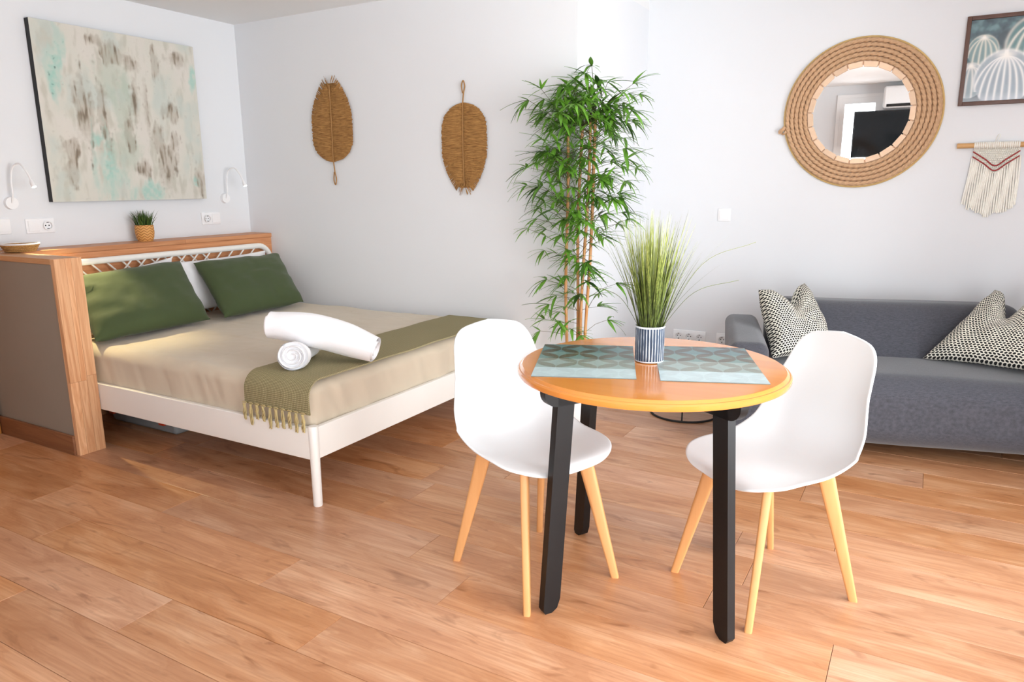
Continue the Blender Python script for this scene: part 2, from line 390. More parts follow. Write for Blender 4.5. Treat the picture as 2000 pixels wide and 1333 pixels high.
f.build('window_frame', M['plastic'], w3, False)
MB().box((.06, .028, .06), (1.06, .032, 2.04)).build('pane', M['pane'], w3, False)
w1 = empty('window_1', (-1.10, YR-.06, .10), kind='structure')
f = MB()
for a_, b_ in (((0, 0, 0), (.05, .07, 2.22)), ((.39, 0, 0), (.44, .07, 2.22)), ((.05, 0, 0), (.39, .07, .06)), ((.05, 0, 2.15), (.39, .07, 2.22))): f.box(a_, b_)
f.box((-.04, .06, -.02), (.0, .075, 2.26)); f.box((.44, .06, -.02), (.48, .075, 2.26)); f.box((.0, .06, 2.22), (.44, .075, 2.26))
f.build('window_frame', M['plastic'], w1, False)
MB().box((.05, .03, .06), (.39, .034, 2.15)).build('pane', M['pane'], w1, False)
MB().rbox((.012, .07, 1.0), (.038, .085, 1.12), .005, 1, 1, 1).build('window_handle', M['plastic'], w1)

# partition beside the bed
PY0, PY1, PX1, PZ = 1.885, 2.008, -3.545, .975
part = tag(MB().box((XL, PY0, 0), (PX1-.03, PY1, PZ-.028)).build('wall_partition', M['taupe'], None, False), kind='structure')
MB().rbox((XL, PY0-.004, PZ-.027), (PX1-.031, PY1+.004, PZ), .002, 1, 1, 1, seg=1).build('cap_board', M['oak_x'], part, False)
W = PY1-PY0
for y0, y1, z0, z1 in ((0, .40, .372, PZ), (.40, .62, .372, PZ), (.62, 1, .392, PZ), (0, .30, 0, .372), (.30, .62, 0, .372), (.62, 1, 0, .392)):
    zt = z1
    MB().rbox((PX1-.03, PY0-.004+y0*(W+.008)+.0003, z0+.0003), (PX1, PY0-.004+y1*(W+.008)-.0003, zt-.0003), .0008, 1, 1, 1, seg=1).build('end_board', M['oak'], part, False)
MB().rbox((XL, PY0-.014, 0), (PX1-.031, PY0, .10), .003, 1, 1, 1).build('baseboard', M['skirt'], part)
# ledge behind the bed
led = tag(MB().box((XL, PY1, 0), (-4.115, YB, .95)).build('wall_ledge', M['taupe'], None, False), kind='structure')
for i in range(2):
    y0 = PY1+.001 + i*.98; y1 = y0+.979 if i == 0 else YB
    MB().rbox((XL, y0, .9505), (-4.088, y1, .978), .002, 1, 1, 1, seg=1).build('top_board', M['oak_y'], led, False)
for z0, z1 in ((0, .235), (.236, .472), (.473, .71), (.711, .9495)):
    MB().rbox((-4.115, PY1+.001, z0), (-4.095, YB, z1), .0015, 1, 1, 1, seg=1).build('front_board', M['oak_y'], led, False)
# door casing on the left wall nearer the camera
d1 = empty('door_1', (XL, 1.0, 0), kind='structure')
MB().rbox((0, .78, 0), (.045, .868, 2.08), .006, 1, 1, 1).build('door_frame', M['casing'], d1)
MB().rbox((0, .0, 0), (.03, .779, 2.04), .003, 1, 1, 1).build('door_panel', M['casing'], d1)
MB().rbox((XE+.0, YM-.012, 0), (XR, YM, .08), .003, 1, 1, 1).build('baseboard_sofa', M['plastic'], None); tag(bpy.data.objects['baseboard_sofa'], kind='structure')

# ------------------------------------------------------------------ bed
BX0, BX1, BY0, BY1 = -4.05, -2.085, 2.014, 3.645
bed = empty('bed', (BX0, BY0, 0), label='white metal double bed with lattice headboard against the wooden ledge', cat='bed')
def loc(p): return (p[0]-BX0, p[1]-BY0, p[2])
def bx(mb, a, b, r=.004): return mb.rbox(loc(a), loc(b), r, 1, 1, 1)
bx(MB(), (BX0+.02, BY0, .205), (BX1-.02, BY0+.025, .341)).build('side_rail', M['whitelac'], bed)
bx(MB(), (BX0+.02, BY1-.025, .205), (BX1-.02, BY1, .341)).build('side_rail', M['whitelac'], bed)
bx(MB(), (BX1-.025, BY0+.02, .205), (BX1, BY1-.02, .341)).build('foot_rail', M['whitelac'], bed)
for yy in (BY0+.018, BY1-.018):
    MB().lathe([(0, 0), (.017, 0), (.019, .004), (.0215, .34), (.019, .348), (0, .35)], loc((BX1-.012, yy, 0)), 20).build('leg', M['whitelac'], bed)
bx(MB(), (BX0+.03, BY0+.026, .22), (BX1-.026, BY1-.026, .245), .003).build('slatted_base', M['whitelac'], bed)
hx = BX0+.0; zt, rc = .90, .10
path = [(hx, BY0+.02, 0), (hx, BY0+.02, .45), (hx, BY0+.02, zt-rc)]
path += [(hx, BY0+.02+rc-rc*math.cos(a), zt-rc+rc*math.sin(a)) for a in [i*math.pi/2/8 for i in range(1, 9)]]
path += [(hx, BY1-.02-rc+rc*math.sin(a), zt-rc+rc*math.cos(a)) for a in [i*math.pi/2/8 for i in range(0, 9)]]
path += [(hx, BY1-.02, .45), (hx, BY1-.02, 0)]
MB().tube([loc(p) for p in path], .019, 12).build('headboard_frame', M['whitelac'], bed)
MB().tube([loc((hx, BY0+.03, .43)), loc((hx, BY1-.03, .43))], .012, 10).build('lower_rail', M['whitelac'], bed)
for k in range(12):
    y = 2.585 + .0905*k
    if y > BY1-.07: break
    for ya, yb, dx in ((y, y-.45, .006), (BY0+BY1-y, BY0+BY1-y+.45, -.006)):
        MB().tube([loc((hx+dx, ya, zt-.012)), loc((hx+dx, yb, .435))], .005, 6).build('lattice_rod', M['whitelac'], bed)

# bedspread over the mattress
def spread(p):
    f = min(1, max(0, (p.x+2.5)/.4))          # more folds toward the foot
    side = 1 if p.z < .47 else max(0, 1-(p.z-.47)/.05)
    n = nz(p.x*4, p.y*4, 1)*.007 + nz(p.x*9, p.y*22, 3)*.0035 - .003*max(0, 1-abs(((p.x+.03*nz(p.y*3, 1, 1)) % .30)-.15)/.012) - .003*max(0, 1-abs(((p.y+.02*nz(p.x*3, 1, 1)) % .30)-.15)/.012)
    d = p.copy(); d.z += n*(1-side)
    foot = max(0, (p.x+2.16)/.06) if p.x > -2.16 else 0
    near = 1 if p.y < 2.07 else 0
    k = nz(p.y*9, p.z*2.5, 5)*.014 + nz(p.y*24 + p.z*9, p.z*3, 7)*.0028*(1+6*max(0, 1-(p.y-2.03)/.25))
    if foot: d.x += foot*k*side*1.1
    if near: d.y += (nz(p.x*7, p.z*3, 9)*.007 + nz(p.x*22 + p.z*8, p.z*3, 11)*.004)*side - .0
    return d
tag(MB().rbox((-4.02, 2.0395, .248), (-2.1125, 3.616, .518), .058, 170, 130, 12, spread, 6).build('bedspread', M['linen'], None, True, 80),
    'beige linen bedspread covering the mattress of the white bed', 'bedspread')

def pillow(corners, T, bow=.06, chop=0., nu=28, nv=24, seed=0, wr=.004, side_fn=None, uvscale=None, dent=.5):
    """corners BL, BR, TR, TL (3-D); bulges both ways along the normal"""
    BL, BR, TR, TL = [Vector(c) for c in corners]
    nrm = (BR-BL+TR-TL).cross(TL-BL+TR-BR).normalized(); upv = ((TL+TR)-(BL+BR)).normalized()
    L = ((TL-BL).length + (TR-BR).length)/2; W_ = ((BR-BL).length + (TR-TL).length)/2
    mb = MB(); uv = []
    def P(u, v, sgn):
        s_, t_ = 2*u-1, 2*v-1
        uu = .5 + .5*s_*(1 - bow*(1-t_*t_)); vv = .5 + .5*t_*(1 - bow*(1-s_*s_))
        p = lerp(lerp(BL, BR, uu), lerp(TL, TR, uu), vv)
        e = max(0., (1-s_**4)*(1-t_**4))**.55
        th = T/2*e*(1 + .12*nz(s_*2+seed, t_*2, sgn))
        g = math.exp(-(s_/.42)**2)
        if chop:
            p = p - upv*(chop*g*max(0, (t_+.35)/1.35)**1.6)
            th *= 1 - dent*math.exp(-(s_/.22)**2)*max(0, (t_+.2)/1.2)
        edge = 1-(1-abs(s_)**6)*(1-abs(t_)**6)
        p = p + nrm*(sgn*th + wr*nz(s_*5+seed, t_*5, sgn*.0)*(1-edge) + wr*1.3*nz(s_*3+seed, t_*3, 4)*edge)
        if side_fn: p = p + nrm*side_fn(s_, t_)*(1 - edge*.6)
        return p
    n = 0
    front = [[None]*(nv+1) for _ in range(nu+1)]; back = [[None]*(nv+1) for _ in range(nu+1)]
    for i in range(nu+1):
        for j in range(nv+1):
            u, v = .5-.5*math.cos(math.pi*i/nu)*(.6) - .5*(1-2*i/nu)*.4, .5-.5*math.cos(math.pi*j/nv)*.6 - .5*(1-2*j/nv)*.4
            front[i][j] = len(mb.v); mb.v.append(tuple(P(u, v, 1))); uv.append((u*W_, v*L))
            if i in (0, nu) or j in (0, nv): back[i][j] = front[i][j]
            else:
                back[i][j] = len(mb.v); mb.v.append(tuple(P(u, v, -1))); uv.append((u*W_, v*L))
    for i in range(nu):
        for j in range(nv):
            mb.f.append((front[i][j], front[i+1][j], front[i+1][j+1], front[i][j+1]))
            mb.f.append((back[i][j], back[i][j+1], back[i+1][j+1], back[i+1][j]))
    mb.uv = uv; return mb
ZB = .523
# corners given along the bed: BL is nearest the partition
tag(pillow([(-3.86, 2.10, .56), (-3.84, 2.72, .56), (-3.995, 2.815, .885), (-3.985, 2.12, .80)], .08, .05, 0, seed=3).build('pillow', M['whitecotton'], None, True, 80),
    'white pillow behind the green pillow next to the wooden partition', 'pillow', 'white pillows at the headboard')
tag(pillow([(-3.84, 2.775, .56), (-3.84, 3.42, .56), (-3.995, 3.54, .868), (-3.985, 2.80, .852)], .08, .05, 0, seed=8).build('pillow', M['whitecotton'], None, True, 80),
    'white pillow behind the green pillow next to the bare wall', 'pillow', 'white pillows at the headboard')
tag(pillow([(-3.575, 2.045, .545), (-3.60, 2.745, .545), (-3.925, 2.815, .865), (-3.935, 2.14, .835)], .14, .03, 0, seed=1, wr=.009, side_fn=lambda a, b: .010*math.sin(b*13+a*5+2*nz(a*3, b*3, 3))*math.exp(-(a+1)/.28)).build('pillow', M['green'], None, True, 80),
    'dark green pillow leaning beside the wooden partition', 'pillow', 'green pillows on the bed')
tag(pillow([(-3.57, 2.82, .545), (-3.60, 3.48, .545), (-3.91, 3.575, .845), (-3.915, 2.90, .845)], .14, .03, 0, seed=5, wr=.012, side_fn=lambda a, b: .008*math.sin(b*11+a*4+2*nz(a*3, b*3, 8))*math.exp(-(1-a)/.22) + .006*math.sin(a*15+nz(a*2, b*2, 1)*3)*math.exp(-(b+1)/.25)).build('pillow', M['green'], None, True, 80),
    'dark green pillow in the corner by the bare white wall', 'pillow', 'green pillows on the bed')

# throw across the foot end
thr = empty('throw_blanket', (-2.29, 2.03, .52), label='khaki knitted throw with tassels laid across the foot of the bed', cat='blanket')
sec = []          # path in (y, z): hangs on the near side, crosses the top
e, rz_ = .010, .058
hang = .395
for i in range(9): sec.append((2.036-e, hang + (.518-rz_-hang)*i/8))
for i in range(1, 9):
    a = i/8*math.pi/2; sec.append((2.036+rz_-(rz_+e)*math.cos(a), .518-rz_+(rz_+e)*math.sin(a)))
for i in range(1, 41): sec.append((2.036+rz_ + (3.558-2.094)*i/40, .518+e))
for i in range(1, 9):
    a = i/8*math.pi/2; sec.append((3.558+(rz_+e)*math.sin(a), .518-rz_+(rz_+e)*math.cos(a)))
sec.append((3.558+rz_+e, .43))
mb = MB(); nu = 26
for sgn in (1, 0):
    for j, (yy, zz) in enumerate(sec):
        for i in range(nu+1):
            u = i/nu; flare = .02*max(0, 1-j/14)
            x = -2.475 - flare*.2 + (.372+flare*.4)*u
            # outer edge drops over the rounded foot edge of the spread
            n_ = nz(x*9, yy*5, 2)*.004
            off = (.007 if sgn else 0) + n_
            t0 = 0 if j < 8 else ((j-8)/8 if j <= 16 else (1 if j <= 56 else max(0, 1-(j-56)/8)))
            xe = max(0, x+2.113-.058); dz = -(rz_ - math.sqrt(max(0, rz_**2-min(xe, .055)**2)))
            mb.v.append((x+2.29, yy-2.03 + (off if j > 30 else -off)*(1-t0), zz-.52 + off*t0 + dz*t0))
m_ = len(sec); w_ = nu+1
for s_ in (0, 1):
    for j in range(m_-1):
        for i in range(nu):
            q = [s_*m_*w_ + j*w_+i, s_*m_*w_+(j+1)*w_+i, s_*m_*w_+(j+1)*w_+i+1, s_*m_*w_+j*w_+i+1]
            mb.f.append(tuple(q[::-1] if s_ == 0 else q))
for j in range(m_-1):
    for i in (0, nu): mb.f.append((j*w_+i, (j+1)*w_+i, m_*w_+(j+1)*w_+i, m_*w_+j*w_+i))
for i in range(nu):
    for j in (0, m_-1): mb.f.append((j*w_+i, j*w_+i+1, m_*w_+j*w_+i+1, m_*w_+j*w_+i))
fix(mb.build('knit', M['knit'], thr, True, 70))
rr = random.Random(11)
for k in range(10):
    x = -.17 - .01 + .038*k; ln = rr.uniform(.058, .092); mb = MB()
    mb.tube([(x+.012*math.cos(a), -.018, hang-.515+.004*math.sin(a)) for a in (0, 1, 2, 3)], .0025, 5)
    for q in range(4):
        a = q*1.6+rr.random(); pts = [(x + rr.uniform(-.003, .003) + .009*math.sin(t*5+a)*min(1, t*2), -.020+.004*math.cos(t*6+a), hang-.517 - ln*t) for t in [i/7 for i in range(8)]]
        mb.tube(pts, [.0032]*7+[.002], 5)
    mb.build('tassel', M['tassel'], thr)

def towel_roll(name, pts, rad, label, spiral_end, n=28, sq=1.0):
    root = empty(name, pts[0], label=label, cat='towel', group='rolled white towels')
    P = curve(pts, n); o0 = Vector(pts[0]); mb = MB(); K = 36
    frames = []
    for i, p in enumerate(P):
        t = (P[min(i+1, n)]-P[max(i-1, 0)]).normalized(); sd = t.cross(Vector((0, 0, 1))).normalized(); frames.append((p-o0, t, sd, sd.cross(t)))
    rs = [rad(i/n) for i in range(n+1)]
    for i, (p, t, sd, up) in enumerate(frames):
        for k in range(K):
            a = 2*math.pi*k/K
            r = rs[i]*(1 + .05*nz(i*.12, math.cos(a)*1.2, math.sin(a)*1.2) + .03*math.exp(-((a-2.2-.05*i) % (2*math.pi))*6))
            mb.v.append(tuple(p + (sd*math.cos(a) + up*math.sin(a)*sq)*r))
    for i in range(n):
        for k in range(K): mb.f.append((i*K+k, i*K+(k+1) % K, (i+1)*K+(k+1) % K, (i+1)*K+k))
    fix(mb.build('roll', M['towel'], root, True, 80))
    for en in (0, n):
        p, t, sd, up = frames[en]; out_ = -t if en == 0 else t; mb = MB(); turns = 3.2 if en == spiral_end*n else 2.5
        m2 = 90; r0 = rs[en]*.985
        cv = []
        for q in range(m2+1):
            a = q/m2*turns*2*math.pi + 2.2; r = r0*(1 - .86*q/m2); th = r0*.105
            c = [(r, -.02), (r, .003), (r-th*.5, .008), (r-th, .003), (r-th, -.02)]
            for rr_, d in c: cv.append(tuple(p + (sd*math.cos(a)+up*math.sin(a)*sq)*max(rr_, .001) + out_*(d - .012*q/m2)))
        fs = [(q*5+k, (q+1)*5+k, (q+1)*5+k+1, q*5+k+1) for q in range(m2) for k in range(4)]
        mb.add(cv, fs)
        ring = [tuple(p + (sd*math.cos(a)+up*math.sin(a)*sq)*r0 - out_*.018) for a in [2*math.pi*k/24 for k in range(24)]]
        mb.add(ring, [tuple(range(24))])
        fix(mb.build('rolled_end', M['towel'], root, True, 60))
    return root
towel_roll('rolled_towel', [(-2.290, 2.130, .598), (-2.335, 2.21, .585), (-2.38, 2.29, .573), (-2.42, 2.37, .572)], lambda t: .066-.028*smooth(.1, .55, t),
           'short rolled white towel whose spiral end faces the table', 0, 14, .92)
towel_roll('rolled_towel', [(-2.065, 2.40, .596), (-2.20, 2.35, .642), (-2.35, 2.28, .684), (-2.50, 2.21, .700)], lambda t: .056+.018*math.sin(math.pi*min(1, t*1.05))+.004*t,
           'long rolled white towel lying on top of the other towel', 1, 28)

# storage box under the bed
sb = empty('storage_box', (-3.67, 2.565, 0), label='grey plastic storage box with red clips under the bed', cat='storage box')
M['greyplastic'] = plain('grey_clear_plastic', (150, 158, 162), .3, .05); M['redclip'] = plain('red_clip', (206, 66, 34), .4)
MB().rbox((-.30, -.28, 0), (.30, .28, .15), .02, 1, 1, 1, lambda p: Vector((p.x*(.93+.07*p.z/.15), p.y*(.93+.07*p.z/.15), p.z))).build('body', M['greyplastic'], sb)
MB().rbox((-.31, -.29, .15), (.31, .29, .172), .006, 1, 1, 1).build('lid', M['greyplastic'], sb)
for x in (-.22, .22): MB().rbox((x-.022, -.305, .06), (x+.022, -.283, .165), .005, 1, 1, 1).build('clip', M['redclip'], sb)

# ------------------------------------------------------------------ left wall things
# canvas painting
PZ0, PZ1, PYA, PYB = 1.226, 2.19, 2.303, 3.308
cv = empty('canvas_painting', (XL+.002, (PYA+PYB)/2, PZ0), label='large abstract beige and teal canvas above the headboard', cat='painting')
MB().box((.0, PYA-(PYA+PYB)/2, 0), (.038, (PYB-PYA)/2, PZ1-PZ0)).build('stretcher', M['blackmat'], cv, False)
n_ = 230; hw = (PYB-PYA)/2; ht = PZ1-PZ0
mb = MB().grid(lambda u, v: (.0395, -hw + 2*hw*u, ht*v), n_, n_)
o = mb.build('painted_face', vcol('oil_paint', .75, .35, 160), cv, False)
U = np.array([[i/n_, j/n_] for i in range(n_+1) for j in range(n_+1)]); u, v = U[:, 0], U[:, 1]
def fbm(x, y, sd, octv=4):
    return np.array([sum(noise.noise(Vector((a*2**k, b*2**k, sd+k*7.1)))/2**k for k in range(octv)) for a, b in zip(x, y)])
nA = fbm(u*6, v*4, 1); nB = fbm(u*18, v*5, 9); nC = fbm(u*34, v*34, 17, 2); nD = fbm(u*46, v*9, 25, 3)
L3 = lambda c: np.array(lin(c)[:3])
colr = np.outer(np.ones(len(u)), L3((211, 209, 198)))
def blend(mask, c):
    global colr
    mask = np.clip(mask, 0, 1)[:, None]; colr = colr*(1-mask) + L3(c)*mask
blend(smooth(-.3, .6, nA)*.6, (218, 211, 203)); blend(smooth(.1, .7, nB)*.6, (184, 181, 166))
blend(smooth(.05, .6, -nA)*.7, (193, 202, 195))
def blob(cu, cv_, ru, rv, nmix=.6, soft=.5):
    d = np.sqrt(((u-cu)/ru)**2 + ((v-cv_)/rv)**2) + nmix*nB + .35*nmix*nC
    return 1-smooth(1-soft, 1+soft*.6, d)
for c in ((.10, .82, .065, .16), (.10, .66, .05, .07), (.33, .20, .055, .22), (.30, .36, .04, .06), (.60, .05, .12, .07), (.98, .80, .03, .09), (.40, .13, .05, .09), (.93, .11, .03, .04)):
    blend(blob(*c, nmix=.9)*(.30+.45*smooth(-.4, .5, nA+nC*.8)), (152, 200, 188))
for c in ((.42, .74, .10, .14), (.46, .30, .09, .14), (.48, .55, .06, .2)): blend(blob(*c)*.5, (176, 190, 174))
for c in ((.24, .53, .06, .20), (.35, .52, .035, .20), (.56, .62, .025, .14), (.63, .56, .018, .18), (.79, .56, .06, .06), (.73, .20, .07, .16), (.68, .37, .05, .10), (.50, .44, .03, .12), (.14, .30, .06, .06), (.12, .17, .05, .08), (.34, .94, .05, .03), (.45, .87, .10, .06), (.87, .90, .07, .04), (.72, .85, .025, .09), (.57, .19, .05, .05), (.96, .13, .035, .10), (.56, .83, .05, .05), (.80, .38, .04, .05)):
    blend(blob(*c, nmix=.9)*(.35+.5*smooth(-.2, .5, nD)), (152, 138, 120)); blend(blob(*c, nmix=1.1)*smooth(.2, .75, nD)*.65, (100, 88, 72))
blend((smooth(.45, .75, nC)*blob(.10, .80, .07, .18))*.8, (70, 110, 104)); blend(smooth(.5, .8, nC)*.12, (120, 104, 90))
paint_mesh(o, colr)

def wall_lamp(y, label, tip, warm):
    t = empty('wall_lamp', (XL, y, 1.225), label=label, cat='lamp', group='gooseneck reading lamps')
    MB().prism([(.034*math.cos(a), .034*math.sin(a)) for a in [2*math.pi*k/28 for k in range(28)]], lambda a, b: (0, a, b), lambda a, b: (.022, a*.94, b*.94)).build('base', M['plastic'], t)
    P = curve([(.022, 0, .0), (.036, .002, .05), (.036, .004, .12), (.05, .012, .185), (.095, .026, .205), (.135, .035, .165), (.155, .042, .118)], 36)
    MB().tube(P, .0045, 8).build('gooseneck', M['plastic'], t)
    d = (P[-1]-P[-3]).normalized(); e_ = P[-1]
    MB().tube([e_-d*.004, e_+d*.008, e_+d*.032, e_+d*.036], [.006, .011, .0125, .0115], 16).build('lamp_head', M['plastic'], t)
    MB().tube([e_+d*.0365, e_+d*.039], [.0105, .009], 14).build('led', emit('led_glow_'+str(warm), (1, .96, .86, 1), 14), t)
    l = bpy.data.lights.new('reading_light', 'SPOT'); l.energy = warm; l.color = (1, .82, .42); l.spot_size = R(58); l.spot_blend = .8; l.shadow_soft_size = .012
    lo = bpy.data.objects.new('reading_light', l); col.objects.link(lo); lo.parent = t; lo.location = e_+d*.045
    lo.rotation_euler = Vector((.55, .03, -1)).to_track_quat('-Z', 'Y').to_euler()
wall_lamp(2.102, 'white gooseneck wall lamp left of the painting near the partition', None, 40.0)
wall_lamp(3.483, 'white gooseneck wall lamp right of the painting near the room corner', None, .8)

def rocker(mb, y0, z0, s=.058):   # plate-local, faces +x
    return mb
def socket_ring(parent, c, facing, n=3):
    """round recessed schuko insert; facing: function (a, b, depth) -> point"""
    mb = MB(); K = 28
    prof = [(.026, .0075), (.0205, .0075), (.0195, -.006), (0, -.006)]
    for i in range(len(prof)-1):
        for k in range(K):
            a0, a1 = 2*math.pi*k/K, 2*math.pi*(k+1)/K
            q = [facing(c[0]+r*math.cos(a), c[1]+r*math.sin(a), d) for r, d, a in ((*prof[i], a0), (*prof[i], a1), (*prof[i+1], a1), (*prof[i+1], a0))]
            mb.add(q, [(0, 1, 2, 3)])
    s_ = mb.build('socket_insert', M['plastic'], parent, True, 30)
    for dx in (-.0095, .0095):
        MB().prism([(c[0]+dx+.0035*math.cos(a), c[1]+.0035*math.sin(a)) for a in [2*math.pi*k/10 for k in range(10)]], lambda a, b: facing(a, b, -.0058), lambda a, b: facing(a, b, -.0052)).build('pin_hole', M['blackmat'], s_)
    for dz in (-.0175, .0175):
        MB().prism([(c[0]+.0035*sx, c[1]+dz+.002*sz) for sx, sz in ((-1, -1), (1, -1), (1, 1), (-1, 1))], lambda a, b: facing(a, b, -.004), lambda a, b: facing(a, b, .0078)).build('earth_clip', M['greymetal'], s_)
M['greymetal'] = plain('grey_metal', (90, 90, 92), .4, .05, metal=.6)
def wall_plate(name, center, gangs, side, label, cat, group=None):
    """side 'x': on left wall facing +x; 'y': on sofa wall facing -y"""
    t = empty(name, center, label=label, cat=cat, group=group); n = len(gangs); P_ = .071; Wd = P_*n+.010
    F = (lambda a, b, d: (d, a, b)) if side == 'x' else (lambda a, b, d: (a, -d, b))
    def bb(a, b, r=.002):
        p, q = F(*a), F(*b); return MB().rbox([min(i, j) for i, j in zip(p, q)], [max(i, j) for i, j in zip(p, q)], r, 1, 1, 1)
    bb((-Wd/2, -.0405, 0), (Wd/2, .0405, .007), .003).build('plate', M['plastic'], t)
    for i, g in enumerate(gangs):
        c = -P_*n/2 + P_*(i+.5)
        if g == 's':
            bb((c-.029, -.029, .007), (c+.029, .029, .0105), .0015).build('rocker', M['plastic'], t)
        else:
            bb((c-.029, -.029, .007), (c+.029, .029, .0074), .0002).build('insert_plate', M['plastic'], t)
            socket_ring(t, (c, 0), lambda a, b, d: F(a, b, d+.0135))
    return t
wall_plate('switch_and_socket', (XL, 2.237, 1.098), 'sp', 'x', 'white double plate with switch and socket under the left lamp', 'socket')
wall_plate('switch_and_socket', (XL, 3.357, 1.092), 'ps', 'x', 'white double plate with socket and switch under the right lamp', 'socket')
wall_plate('light_switch', (XL, 2.045, 1.102), 's', 'x', 'white switch at the picture edge above the woven tray', 'switch')
wall_plate('light_switch', (-1.151, YM, 1.104), 's', 'y', 'white light switch on the bright wall left of the mirror', 'switch')
wall_plate('wall_socket', (-1.342, YM, .288), 'ppp', 'y', 'white triple socket low on the wall behind the table', 'socket')
wall_plate('wall_socket', (-1.085, YM, .288), 'pp', 'y', 'white double socket low on the wall beside the sofa', 'socket')

# little grass pot on the ledge
gp = empty('potted_grass', (-4.205, 2.795, .978), label='small green grass in a woven yellow basket pot on the ledge', cat='plant')
m, nt, b = newmat('woven_basket'); v = coord(nt); s = N(nt, 'ShaderNodeSeparateXYZ', {0: v}); an = mth(nt, 'ARCTAN2', s.outputs[1], s.outputs[0])
zz = mth(nt, 'ADD', mth(nt, 'MULTIPLY', s.outputs[2], 120.), mth(nt, 'MULTIPLY', mth(nt, 'PINGPONG', mth(nt, 'MULTIPLY', an, 3.), 1.), 1.5)); f = mth(nt, 'PINGPONG', zz, 1.)
nt.links.new(ramp(nt, f, [(.1, lin((170, 108, 48))), (.6, lin((226, 168, 96)))]), b.inputs['Base Color']); bump(nt, b, f, .6, .003); b.inputs['Roughness'].default_value = .6; M['basket'] = m
MB().lathe([(0, 0), (.040, 0), (.050, .02), (.055, .055), (.053, .094), (.051, .098), (.047, .094), (.046, .085), (0, .085)], n=32).build('pot', M['basket'], gp)
def leafmat(name, ca, cb, scale=20., rough=.5):
    m, nt, b = newmat(name); n1 = N(nt, 'ShaderNodeTexNoise', {'Vector': coord(nt), 'Scale': scale}); oi = N(nt, 'ShaderNodeObjectInfo')
    f = mth(nt, 'ADD', mth(nt, 'MULTIPLY', n1.outputs[0], .5), mth(nt, 'MULTIPLY', oi.outputs['Random'], .55))
    nt.links.new(ramp(nt, f, [(.2, lin(ca)), (.85, lin(cb))]), b.inputs['Base Color']); b.inputs['Roughness'].default_value = rough; return m
M['grass'] = leafmat('grass_blade', (44, 74, 24), (110, 140, 52), 60)
def blades(mb, n, r0, spread_, h, w, z0, rg, bend=.5, seg=6, core=0):
    for _ in range(n):
        a = rg.uniform(0, 2*math.pi); q = math.sqrt(rg.random()); b0 = Vector((r0*q*math.cos(a), r0*q*math.sin(a), z0)); a2 = a + rg.uniform(-.5, .5)
        L_ = h*rg.uniform(.6, 1.0); out = spread_*(q**1.3)*rg.uniform(.5, 1.1) ; dirv = Vector((math.cos(a2), math.sin(a2), 0)); sdv = Vector((-math.sin(a2+rg.uniform(-1, 1)), math.cos(a2), 0)).normalized()
        vs = []
        for i in range(seg+1):
            t = i/seg; p = b0 + Vector((0, 0, L_*(t - .25*bend*out/h*t*t))) + dirv*out*(t*(1-bend)+bend*t*t)
            wd = w*(1-t**2.2)*.5 + .0002; vs += [tuple(p-sdv*wd), tuple(p+sdv*wd)]
        mb.add(vs, [(2*i, 2*i+1, 2*i+3, 2*i+2) for i in range(seg)])
rg = random.Random(5); mb = MB(); blades(mb, 170, .042, .06, .115, .005, .08, rg)
tag(mb.build('grass_blades', M['grass'], gp), kind='stuff')
# woven tray on the partition cap
ty = empty('woven_tray', (-4.13, 2.035, .978), label='shallow round woven seagrass tray at the end of the ledge', cat='tray')
M['tray'] = fibre('seagrass', (140, 96, 46), (196, 152, 92), 300, 0)
mb = MB()
for i in range(4): mb.tube([((.068+.005*i)*math.cos(a), (.068+.005*i)*math.sin(a), .006+.009*i) for a in [2*math.pi*k/40 for k in range(40)]], .0055, 8, closed=True)
mb.lathe([(0, .001), (.07, .001), (.07, .006), (0, .006)], n=32); mb.build('bowl', M['tray'], ty)
MB().tube([(.087*math.cos(a), .087*math.sin(a), .040) for a in [2*math.pi*k/40 for k in range(40)]], .004, 8, closed=True).build('rim', M['whitecotton'], ty)

